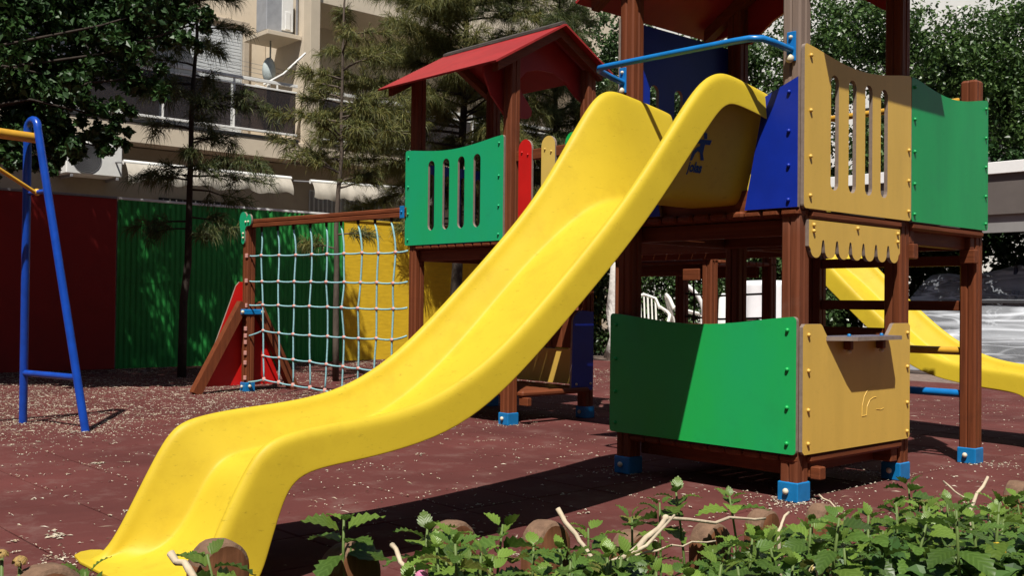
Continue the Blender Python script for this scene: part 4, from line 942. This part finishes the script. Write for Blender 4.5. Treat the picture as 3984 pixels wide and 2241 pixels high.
# big dark broad-leaved tree hanging in from the upper left
broadleaf('broadleaf_tree', 'big dark broad-leaved tree hanging over the swing frame in the upper left', (-8.4, -2.9, 0), 2.6,
    [((-7.9, -1.75, 3.45), .75, (1, 1, .8)), ((-7.5, -1.0, 3.55), .62, (1, 1, .8)), ((-7.1, -.45, 3.65), .55, (1, 1, .8)), ((-6.75, -.12, 3.45), .40, (1, 1, .8)), ((-7.6, -1.35, 2.75), .60, (1, 1, .75)), ((-7.3, -.95, 2.5), .42, (1.1, 1.1, .7)), ((-7.9, -1.7, 2.45), .55, (1, 1, .7)), ((-7.15, -.75, 2.95), .34, (1, 1, .7)), ((-7.4, -1.25, 2.2), .30, (1.2, 1.2, .6)), ((-6.95, -.75, 2.35), .22, (1, 1, .7)),
     ((-6.75, -.72, 2.10), .2, (1.1, 1.1, .7)), ((-6.62, -.57, 2.18), .2, (1, 1, .7)), ((-6.9, -.88, 2.02), .24, (1.1, 1.1, .7)), ((-6.48, -.42, 2.28), .18, (1, 1, .7)), ((-6.95, -.92, 2.25), .34, (1.1, 1.1, .7)), ((-6.55, -.48, 2.42), .27, (1, 1, .7)), ((-7.1, -1.15, 2.15), .36, (1.1, 1.1, .8)), ((-6.3, -.25, 2.78), .30, (1, 1, .8)), ((-6.75, -.75, 2.75), .38, (1, 1, .8)), ((-6.02, .06, 3.25), .26, (1, 1, 1)), ((-6.5, -.4, 3.15), .42, (1, 1, .8)), ((-7.0, -1.05, 2.9), .48, (1, 1, .8)), ((-6.3, -.15, 3.4), .36, (1, 1, .8)), ((-6.9, -.8, 3.4), .5, (1, 1, .8)), ((-8.6, -1.9, 4.6), .9, (1, 1, .7)), ((-8.9, -2.6, 5.2), 1.0, (1, 1, .7)),
     ((-8.2, -1.2, 4.4), .9, (1, 1, .8)), ((-7.6, -.2, 4.5), .85, (1, 1, .7)), ((-8.6, -2.6, 3.6), 1.0, (1, 1, 1)), ((-8.9, -.8, 4.9), .9, (1, 1, .7)), ((-7.9, .6, 5.0), .9, (1, 1, .7)), ((-9.0, .5, 5.3), 1.0, (1, 1, .7)), ((-8.6, -3.8, 4.6), 1.1, (1, 1, .8)), ((-7.4, -2.6, 4.9), 1.0, (1, 1, .7)), ((-8.2, 1.5, 5.4), .8, (1, 1, .7))],
    150000, .058, leaf_dark, bark_d, tr=.15, seed=3)
# two thin casuarina saplings
rb = random.Random(31)
br1 = [(z, rb.uniform(0, 360), rb.uniform(.35, .62) * (1 if z < 3.3 else .75), rb.uniform(-.05, .3)) for z in [1.55, 1.62, 2.05, 2.15, 2.2, 2.3, 2.4, 2.55, 2.6, 2.7, 2.8, 2.9, 3.0, 3.1, 3.2, 3.3, 3.4, 3.5, 3.6, 3.7, 3.8, 3.9, 4.0, 4.1, 4.2, 4.3]]
br1 += [(2.95, 50, .85, .1), (3.0, 35, .6, .2), (3.2, 215, .5, .1), (2.25, 40, .8, .15), (2.3, 220, .45, .0), (2.2, 60, .75, .05), (1.75, 40, .45, -.1), (1.7, 230, .5, 0)]
casuarina('slim casuarina sapling standing in front of the green corrugated fence', (-8.28, 1.03, 0), 5.0, br1, needle_g, bark_d, 5, tr=.05, lean=(.1, .05), nl=.17, dens=1.3)
br2 = [(z, rb.uniform(0, 360), rb.uniform(.28, .55), rb.uniform(.1, .7)) for z in [2.05, 2.2, 2.35, 2.4, 2.5, 2.55, 2.6, 2.65, 2.7, 2.75, 2.8, 2.85, 2.9, 3.0, 3.1, 3.2, 3.3, 3.5, 3.7, 3.9, 4.1, 4.3]]
br2 += [(2.7, 48, .75, .2), (2.8, 60, .7, .3), (2.75, 225, .6, .2), (2.9, 40, .6, .25), (2.2, 228, .75, .7), (2.1, 50, .4, .3), (1.55, 40, .3, .2), (1.4, 220, .3, .2), (2.95, 210, .4, .2), (2.6, 30, .7, .1)]
casuarina('pale-trunked casuarina sapling rising behind the rope net', (-6.93, 2.07, 0), 4.8, br2, needle_m, bark, 8, tr=.036, lean=(.08, .04), nl=.15, dens=1.3)
# large casuarina behind the hut
br3 = []
for z in [2.0, 2.1, 2.2, 2.4, 2.5, 2.6] + [2.3 + i * .055 for i in range(80)]:
    br3.append((z, rb.uniform(0, 360), rb.uniform(.9, 1.9) * (.55 if z < 2.7 else 1 if z < 5 else .7), rb.uniform(.0, .6)))
br3 += [(2.6, 228, 1.5, -.05), (2.5, 40, 1.2, -.15), (2.3, 250, .8, -.25), (2.2, 48, .9, -.3), (2.9, 248, 1.9, .1), (3.2, 252, 2.0, .1), (3.5, 245, 2.1, .15), (3.8, 250, 2.0, .2), (3.4, 255, 2.2, .05), (4.0, 246, 2.1, .1), (4.3, 255, 2.1, .2), (4.4, 285, 1.7, .3), (4.6, 300, 1.7, .3), (3.0, 60, 1.8, .1), (3.6, 50, 1.9, .2), (4.1, 65, 1.9, .2)]
casuarina('large casuarina with a dark trunk and drooping needles behind the hut roof', (-9.72, 5.96, 0), 6.8, br3, needle_m, bark_d, 12, tr=.10, lean=(.15, .1), nl=.20, dens=1.6)
br5 = [(2.0 + i * .062, rb.uniform(0, 360), rb.uniform(.7, 1.4), rb.uniform(.0, .6)) for i in range(60)]
casuarina('green casuarina standing behind the gap under the hut roof', (-8.9, 7.2, 0), 5.6, br5, needle_g, bark_d, 15, tr=.08, lean=(.1, .0), nl=.19, dens=1.5)
# whitewashed trunk
broadleaf('whitewashed_tree', 'leafy tree with a whitewashed trunk beside the yellow wall', (-8.45, 8.05, 0), 2.2, [((-8.5, 8.3, 3.2), .7, (1, 1, 1)), ((-7.9, 8.7, 4.0), .8, (1, 1, 1)), ((-8.7, 7.9, 4.3), .7, (1, 1, 1))], 14000, .05, leaf_ivy, bark_w, tr=.105, seed=21)
# ivy-like column of leaves and the green trees at the right
broadleaf('ivy_tree', 'slender ivy-clad tree between the hut roof and the tower post', (-8.9, 9.2, 0), 2.0, [((-8.9, 9.1, 2.6), .75, (1, 1, 1.2)), ((-8.7, 9.4, 3.8), .75, (1, 1, 1.3)), ((-9.2, 9.0, 5.0), .75, (1, 1, 1.3)), ((-8.2, 9.9, 2.6), .7, (1, 1, 1.2))], 24000, .06, leaf_ivy, bark, seed=22)
specs = [((-7.2, 10.6, 0), 'bushy green tree seen between the tower posts', [((-7.4, 10.4, 3.0), .9, (1, 1, 1)), ((-7.0, 10.9, 4.1), 1.0, (1, 1, 1)), ((-7.9, 10.3, 4.9), .9, (1, 1, 1)), ((-6.6, 11.2, 5.2), .9, (1, 1, 1)), ((-7.0, 10.7, 2.0), .8, (1, 1, 1))], 24000, leaf_mid),
         ((-5.6, 12.4, 0), 'green tree above the mustard board of the tower', [((-5.9, 12.2, 3.4), 1.0, (1, 1, 1)), ((-5.2, 12.6, 4.6), 1.15, (1, 1, 1)), ((-6.2, 12.2, 5.4), 1.0, (1, 1, 1)), ((-5.6, 12.3, 2.5), .8, (1, 1, 1))], 30000, leaf_mid),
         ((-3.9, 13.4, 0), 'tall dark tree behind the green board at the right', [((-4.2, 13.3, 3.7), 1.1, (1, 1, 1)), ((-3.4, 13.8, 4.0), 1.1, (1, 1, 1)), ((-3.9, 13.5, 5.2), 1.25, (1, 1, 1)), ((-4.7, 13.0, 4.6), 1.0, (1, 1, 1)), ((-3.0, 13.9, 5.6), 1.2, (1, 1, 1))], 40000, leaf_mid),
         ((-2.0, 14.3, 0), 'dark leafy tree above the white canopy at the right edge', [((-2.4, 14.2, 3.9), 1.2, (1, 1, 1)), ((-1.6, 14.8, 4.4), 1.2, (1, 1, 1)), ((-2.2, 14.3, 5.6), 1.3, (1, 1, 1)), ((-3.0, 14.0, 3.6), .9, (1, 1, 1))], 40000, leaf_mid)]
for k, (b_, lab, cl, n, mt) in enumerate(specs): broadleaf('leafy_tree', lab, b_, 2.3, cl, n, .068, mt, bark_d, tr=.12, seed=40 + k, group='trees at the back right')
# clipped hedges
def hedge(name, label, x0, x1, y0, y1, h, n, mt, size, seed):
    r = random.Random(seed); t = empty(name, ((x0 + x1) / 2, (y0 + y1) / 2, 0), label, 'hedge')
    st = MB()
    for i in range(8): limb(st, r, (x0 + (x1 - x0) * (i + .5) / 8, (y0 + y1) / 2, 0), (x0 + (x1 - x0) * (i + .5) / 8 + r.gauss(0, .1), (y0 + y1) / 2, h * .8), .025, .008)
    obj('stem', st, bark_d, t)
    mb = MB()
    for _ in range(n // 30): leaves(mb, r, (r.uniform(x0, x1), r.uniform(y0, y1), r.uniform(.1, h)), .2, 30, size, shell=.1)
    tag(obj('foliage', mb, mt, t, recalc=False), kind='stuff')
hedge('ivy_hedge', 'dark ivy hedge behind the white garden chairs', -9.8, -5.0, 8.6, 9.1, 2.4, 44000, leaf_ivy, .06, 51)
hedge('dark_hedge', 'dark hedge in the shade under the flat canopy', -9.5, 1.2, 12.1, 12.9, 3.3, 86000, leaf_dark, .09, 52)

# ------------------------------------------------------------------ planted bed in the foreground
bed_ = obj('garden_bed', MB().add([(1.02, -6, .012), (5, -6, .012), (5, .6, .012), (1.02, .6, .012)], [(0, 1, 2, 3)]), soil); tag(bed_, kind='structure', label='dark soil of the planted bed in the foreground', cat='ground')
def log(x, y, h, r0, label, seed):
    r = random.Random(seed); t = empty('edging_log', (x, y, 0), label, 'log', 'round-topped logs edging the bed')
    w = r0 * r.uniform(.95, 1.05); dx = r0 * .55; hh = h - w
    def ring(k, y0): return None
    xs_ = [-dx, -dx * .86, -dx * .5, 0, dx * .5, dx * .86, dx]; ins = [.80, .93, .985, 1, .985, .93, .80]
    arch = [(-1, 0)] + [(math.cos(R_(180 - a)), math.sin(R_(180 - a))) for a in range(0, 181, 15)] + [(1, 0)]
    def prof(q, z0, top):
        return [(y + w * c * q, (z0 if i in (0, len(arch) - 1) else hh + w * sn * (1 - (1 - q) * .8))) for i, (c, sn) in enumerate(arch)]
    m1 = MB(); vs_ = []
    for xo, q in zip(xs_, ins): vs_ += [(x + xo + pnoise((py * 30, pz * 4, xo * 20 + seed)) * .0025, py, pz + pnoise((py * 40, xo * 40, seed)) * .0025) for py, pz in prof(q, .012, True)]
    N = len(arch)
    fs = [(a * N + i, a * N + i + 1, a * N + N + i + 1, a * N + N + i) for a in range(len(xs_) - 1) for i in range(N - 1)]
    side = [f for f in fs]; mi = []
    for f in side:
        i = f[0] % N; mi.append(1 if 2 <= i <= N - 4 else 0)
    caps_ = [tuple(range(N - 1, -1, -1)), tuple((len(xs_) - 1) * N + i for i in range(N))]
    m1.add(vs_, side + caps_, mi + [0, 0])
    obj('rounded_log', m1, [log_m, log_top], t, smooth=True, angle=R_(35))
LOGS = [(.95, -3.41, .474, 'brown edging log in the bottom left corner below the slide end'), (.99, -3.17, .482, 'rounded brown log standing in front of the slide\'s lower end'), (1.08, -2.99, .465, 'split-topped log with a lantana sprig leaning on it'), (.92, -2.65, .43, 'log half hidden by leaves right of the split-topped one'), (1.10, -2.575, .45, 'log beside a dry twig below the green board'),
        (1.08, -2.31, .39, 'dark shaded log under the left lantana sprig'), (1.13, -2.12, .39, 'log behind the long bent dry twig'), (1.03, -1.78, .36, 'log whose top shows near the blue tower foot'), (1.07, -1.58, .355, 'log with a grainy dark top right of the tower foot'), (1.50, -1.98, .37, 'pale cut log sunk deep in the lantana leaves'), (1.36, -1.11, .40, 'reddish log end at the right edge of the bed')]
for k, (x, y, h, lab) in enumerate(LOGS): log(x, y, h, .046 if k else .052, lab, k)

def leaf_mesh(seed, mt, l=.05, w=.032):
    r = random.Random(seed); mb = MB(); n = 11; L = []; Rr = []; mid = []
    for i in range(n + 1):
        t = i / n; y = l * t; prof = w * .5 * (math.sin(math.pi * min(1, t ** .72)) ** .85) * (1 if t < .98 else .0)
        ser = 1 + (.13 if i % 2 else -.06); z = -.25 * l * t * t + .05 * l * math.sin(t * 3)
        mid.append((0, y, z)); up_ = .18 * prof + .0015 * (1 if i % 2 else -1)
        L.append((-prof * ser, y + (.002 if i % 2 else 0), z + up_)); Rr.append((prof * ser, y + (.002 if i % 2 else 0), z + up_))
    mb.add(mid + L + Rr, [(i, i + 1, n + 2 + i, n + 1 + i) for i in range(n)] + [(i + 1, i, 2 * n + 2 + i, 2 * n + 3 + i) for i in range(n)])
    return mb.mesh('leaf', mt, smooth=True, recalc=False)
LV = [leaf_mesh(i, mt, l, w) for i, (mt, l, w) in enumerate([(lan_g, .05, .034), (lan_g, .056, .036), (lan_g, .046, .034), (lan_l, .05, .036), (lan_g, .052, .032), (lan_y, .05, .036)])]
def sprig(x, y, ztop, label, group, seed, nodes=4, spread=1., light=.15, zb=None, cat='plant', flower=False):
    r = random.Random(seed); zb = ztop - .26 if zb is None else zb
    t = empty('lantana_plant', (x, y, 0.012), label, cat, group)
    bx_, by_ = x + r.gauss(0, .035), y + r.gauss(0, .035)
    top = Vector((x, y, ztop)); base = Vector((bx_, by_, .012)); mid = Vector(((bx_ + x) / 2 + r.gauss(0, .02), (by_ + y) / 2 + r.gauss(0, .02), ztop * .55))
    pts = []
    for i in range(9):
        q = i / 8; pts.append(base * (1 - q) ** 2 + mid * 2 * q * (1 - q) + top * q * q)
    obj('stem', MB().tube(pts, .003, 6, rad=[.0042 - .0022 * i / 8 for i in range(9)]), stem_m, t, smooth=True)
    az = r.uniform(0, 6.28)
    for k in range(nodes):
        z = ztop - (.004 + .034 * k * r.uniform(.8, 1.2)); q = max(.05, math.sqrt(max(0, z / ztop))); i = min(7, int(q * 8)); p = pts[i].lerp(pts[i + 1], q * 8 - i) if z > .02 else base
        az += 1.57 + r.gauss(0, .2); sz = (.62, .95, 1.15, 1.2, 1.15, 1.05)[min(k, 5)] * r.uniform(.85, 1.15) * spread
        for s in (0, 1):
            a = az + s * math.pi + r.gauss(0, .15); pitch = (.75, .35, .12, -.05, -.15, -.2)[min(k, 5)] + r.gauss(0, .18)
            me = LV[3] if r.random() < light or (k == 0 and r.random() < .6) else LV[5] if r.random() < .06 else r.choice(LV[:3] + LV[4:5])
            off_ = Vector((math.cos(a), math.sin(a), 0)) * .012
            # leaf grows along local +y
            rot = Matrix.Rotation(a - math.pi / 2, 4, 'Z') @ Matrix.Rotation(pitch, 4, 'X') @ Matrix.Rotation(r.gauss(0, .25), 4, 'Y')
            inst('leaf', me, t, p + off_ * .6, rot.to_euler(), sz)
    if k and nodes >= 3 and r.random() < .5: inst('leaf', LV[3], t, top, (R_(70), 0, az), .45)
    return t, top
def flower(parent, p, mt=petal_m, seed=0, rad=.016):
    r = random.Random(seed); mb = MB()
    for i in range(26):
        d = Vector((r.gauss(0, 1), r.gauss(0, 1), abs(r.gauss(0, 1)) + .15)).normalized(); c = Vector(p) + d * rad
        a = d.orthogonal().normalized(); b = d.cross(a); s = .0042
        mb.add([c + a * s, c + b * s, c - a * s, c - b * s, c + d * .0012], [(0, 1, 4), (1, 2, 4), (2, 3, 4), (3, 0, 4)])
    obj('flower_head', mb, mt, parent, recalc=False)
HERO = [(1.099, -3.014, 0.51), (0.949, -3.356, 0.454), (1.067, -3.226, 0.481), (1.083, -2.837, 0.468), (1.151, -2.836, 0.469), (1.131, -2.709, 0.465), (1.182, -2.429, 0.45), (1.142, -2.25, 0.473), (1.215, -2.169, 0.462), (1.161, -2.526, 0.438), (1.088, -2.235, 0.439), (1.362, -1.71, 0.46), (1.27, -2.853, 0.458), (1.26, -2.939, 0.47)]
PL = [(1.168, -2.643, 0.399), (1.563, -1.632, 0.452), (1.55, -2.573, 0.496), (1.458, -1.692, 0.427), (1.598, -1.842, 0.447), (1.339, -2.334, 0.422), (1.672, -1.852, 0.487), (1.502, -1.514, 0.404), (1.263, -2.221, 0.375), (1.149, -2.546, 0.369), (1.781, -1.943, 0.525), (1.514, -2.325, 0.435), (1.334, -2.802, 0.432), (1.554, -1.687, 0.413), (1.54, -2.395, 0.484), (1.347, -2.468, 0.368), (1.496, -2.833, 0.491), (1.667, -2.261, 0.523), (1.852, -2.187, 0.568), (1.308, -1.563, 0.377), (1.444, -2.902, 0.47), (1.826, -2.49, 0.569), (1.297, -2.758, 0.384), (1.58, -1.4, 0.423), (1.571, -2.046, 0.483), (1.735, -2.113, 0.493), (1.248, -1.731, 0.359), (1.905, -2.383, 0.527), (1.646, -2.476, 0.495), (1.121, -1.863, 0.328), (1.536, -1.996, 0.421), (1.185, -1.891, 0.331), (1.58, -1.96, 0.463), (1.698, -2.315, 0.506), (1.879, -2.302, 0.541), (1.68, -2.021, 0.459), (1.365, -1.667, 0.405), (1.473, -2.665, 0.418), (1.225, -2.089, 0.378), (1.483, -1.935, 0.424), (1.172, -1.829, 0.337), (1.689, -2.561, 0.548), (1.389, -1.609, 0.397), (1.311, -2.134, 0.402), (1.508, -2.853, 0.505), (1.659, -1.703, 0.452), (1.358, -1.753, 0.411), (1.644, -1.802, 0.439), (1.638, -2.386, 0.519), (1.634, -2.107, 0.507), (1.558, -2.264, 0.44), (1.672, -2.602, 0.467), (1.814, -2.321, 0.558), (1.393, -2.966, 0.483), (1.551, -1.698, 0.431), (1.577, -1.895, 0.476), (1.474, -2.101, 0.414), (1.51, -2.497, 0.474), (1.289, -1.983, 0.398), (1.257, -2.833, 0.385), (1.464, -2.157, 0.467), (1.789, -2.009, 0.47), (1.273, -2.301, 0.386), (1.394, -1.828, 0.435), (1.503, -2.325, 0.433), (1.31, -2.519, 0.4), (1.448, -2.743, 0.48), (1.379, -2.276, 0.368), (1.545, -2.165, 0.447), (1.432, -2.399, 0.396), (1.351, -2.875, 0.409), (1.609, -2.553, 0.464), (1.802, -2.115, 0.527), (1.822, -2.432, 0.551)]
TW = [[(1.391, -2.794, 0.443), (1.375, -2.663, 0.449), (1.353, -2.539, 0.489)], [(1.353, -2.539, 0.489), (1.348, -2.395, 0.464), (1.35, -2.243, 0.449)], [(1.122, -2.57, 0.474), (1.182, -2.578, 0.438), (1.24, -2.588, 0.398)], [(1.631, -2.009, 0.478), (1.632, -1.935, 0.532)], [(1.165, -2.97, 0.475), (1.22, -2.983, 0.451)], [(1.082, -3.284, 0.493), (1.15, -3.284, 0.477)], [(1.348, -2.618, 0.438), (1.373, -2.516, 0.445), (1.379, -2.435, 0.44)], [(1.283, -1.946, 0.45), (1.337, -1.959, 0.426)], [(1.458, -1.753, 0.478), (1.537, -1.814, 0.463)], [(1.396, -2.267, 0.434), (1.38, -2.21, 0.461)]]
FL = [(1.664, -2.568, 0.466), (1.629, -2.681, 0.474), (1.815, -2.328, 0.49), (1.316, -3.026, 0.467), (0.939, -3.443, 0.481), (0.868, -3.446, 0.478), (1.888, -2.471, 0.499), (1.769, -2.304, 0.47), (1.795, -2.423, 0.493), (1.668, -2.713, 0.486)]
EX = [(1.388, -2.827, 0.491), (1.627, -2.755, 0.502), (1.528, -2.847, 0.505), (1.466, -2.699, 0.448), (1.304, -2.991, 0.502), (1.271, -2.668, 0.413), (1.51, -2.687, 0.453), (1.354, -2.95, 0.494), (1.564, -2.723, 0.461), (1.486, -2.902, 0.503), (1.619, -2.708, 0.487), (1.195, -2.932, 0.421), (1.384, -3.022, 0.523), (1.295, -2.791, 0.472), (1.483, -2.827, 0.479), (1.475, -2.405, 0.445), (1.354, -2.563, 0.438), (1.422, -2.675, 0.432), (1.246, -2.997, 0.444), (1.418, -2.753, 0.468), (1.556, -2.537, 0.486), (1.27, -2.92, 0.471), (1.592, -2.783, 0.483), (1.498, -2.64, 0.445), (1.205, -2.838, 0.44), (1.136, -2.795, 0.422)]
HL = ['tall lantana sprig leaning over the split-topped log', 'small leaf sprig in the bottom left corner', 'leafy sprig in front of the slide-end log', 'short serrated sprig right of the split-topped log', 'sprig covering the half-hidden log', 'upright sprig of two bright leaves in the slide\'s shadow', 'sprig with spread leaves standing over the dark log', 'tallest young sprig in front of the green board', 'pale young sprig below the corner of the green board', 'thin sprig between two dry twigs', 'low sprig behind the bent dry twig', 'upright sprig below the mustard counter board', 'broad-leaved sprig at the bottom centre', 'low leafy sprig at the bottom edge beside a stump']
for k, (x, y, z) in enumerate(HERO): sprig(x, y, z, HL[k], 'lantana plants in the bed', 100 + k, nodes=4 if k not in (7, 8, 11) else 3, spread=1.15 if k < 7 else 1., light=.4)
lp = []
for k, (x, y, z) in enumerate(PL + EX): lp.append(sprig(x, y, z, 'green lantana plant among its like in the dense right half of the bed', 'lantana plants massed in the bed', 200 + k, nodes=6, light=.34, spread=.84))
r = random.Random(77); ug = MB()
def ug_leaf(p):
    nrm = Vector((r.gauss(0, .6), r.gauss(0, .6), 1)).normalized(); a = nrm.orthogonal().normalized(); a.rotate(Matrix.Rotation(r.uniform(0, 6.28), 3, nrm)); b = nrm.cross(a); l = r.uniform(.03, .055); w = l * .33
    ug.add([p, p + a * l * .35 + b * w + nrm * .004, p + a * l * .75 + b * w * .7 + nrm * .002, p + a * l - nrm * .008, p + a * l * .75 - b * w * .7 + nrm * .002, p + a * l * .35 - b * w + nrm * .004, p + a * l * .5], [(0, 6, 1), (1, 6, 2), (2, 6, 3), (3, 6, 4), (4, 6, 5), (5, 6, 0)])
for (x, y, z) in PL + EX:
    for _ in range(60):
        ug_leaf(Vector((x + r.gauss(0, .055), y + r.gauss(0, .055), max(.03, z * r.uniform(.35, .86)))))
tag(obj('undergrowth', ug, leafmat('undergrowth_leaf', [(.026, .065, .014), (.05, .115, .024), (.09, .17, .038)], .5, .25), smooth=False, recalc=False), 'tangle of lantana leaves filling the foreground bed', 'undergrowth', kind='stuff')
TL = ['long pale bent dry twig rising from the bottom centre', 'pale dry stalk lying level across the plants', 'broken dry twig pointing up left of the tower foot', 'short white broken stalk sticking up at the right', 'curled dry stalk beside the split-topped log', 'cut woody stem at the foot of the slide-end log', 'thin curved dry twig below the level stalk', 'short dry straw near the tower foot', 'dry straw leaning among the right-hand leaves', 'upright dry twig left of the grainy log']
for k, tpts in enumerate(TW):
    th = [.0055, .0032, .0042, .0036, .0038, .0052, .0018, .002, .002, .0034][k]; r = random.Random(k); tp = [Vector(p) for p in tpts]
    if k == 3: tp = [tp[0] - Vector((0, 0, .12))] + tp
    if k in (2, 4, 5, 9): tp = tp + [tp[-1] + Vector((.03, .0, -.16))] if k != 9 else [tp[0] - Vector((0, 0, .1))] + tp
    dn = []
    for a, b in zip(tp, tp[1:]): dn += [a.lerp(b, i / 4) + Vector((r.gauss(0, .0022), r.gauss(0, .0022), r.gauss(0, .0022))) for i in range(4)]
    dn.append(tp[-1]); mb = MB().tube(dn, th, 7, rad=[th * (1.1 - .35 * i / len(dn)) * r.uniform(.88, 1.1) for i in range(len(dn))])
    if k == 0:
        q = dn[3]; mb.tube([q, q + Vector((.02, .05, .02)), q + Vector((.02, .12, .06))], .0045, 6, rad=[.004, .003, .002])
        q = dn[-1]; mb.ball(q, .0065, 7, 5)
    tag(obj('dry_twig', mb, twig_m, smooth=True, origin=tp[0]), TL[k], 'twig', 'dry twigs in the bed')
pink = leafmat('pink_petal', [(.62, .16, .36), (.70, .3, .45)], .5, .3); yel_ = leafmat('yellow_petal', [(.70, .42, .02), (.75, .55, .06)], .5, .3); dryp = leafmat('dried_petal', [(.42, .27, .08), (.30, .2, .07)], .7, .2)
FLB = [(petal_m, 'cream and pink lantana flower head at the bottom right', .017), (pink, 'small pink lantana bloom at the bottom edge', .008), (yel_, 'yellow lantana bloom at the right edge of the bed', .012), (pink, 'pink lantana bloom below the split-topped log', .009), (dryp, 'dried brown lantana flower head on a green stalk at bottom left', .010), (dryp, 'dried lantana head cut by the left picture edge', .009), (yel_, 'yellow lantana bud in the bottom right corner', .007), (yel_, 'yellow speck of bloom above the corner bud', .006), (yel_, 'yellow bud above the cream flower head', .006), (yel_, 'yellow lantana bud at the bottom edge', .006)]
for k, (p, (mt, lab, rad)) in enumerate(zip(FL, FLB)):
    if k in (1, 6, 7, 8, 9): continue
    t = empty('lantana_flower', (p[0], p[1], .012), lab, 'flower', 'lantana flowers in the bed')
    obj('stalk', MB().tube([(p[0] + .01, p[1] - .01, .012), (p[0] + .008, p[1], p[2] * .5), (p[0], p[1], p[2])], .0028, 6), stem_m, t, smooth=True); flower(t, (p[0], p[1], p[2] - rad * .3), mt, k, rad)
print('objects', len(bpy.data.objects), 'tris', sum(len(q.vertices) - 2 for o in bpy.data.objects if o.type == 'MESH' for q in o.data.polygons)) if False else None
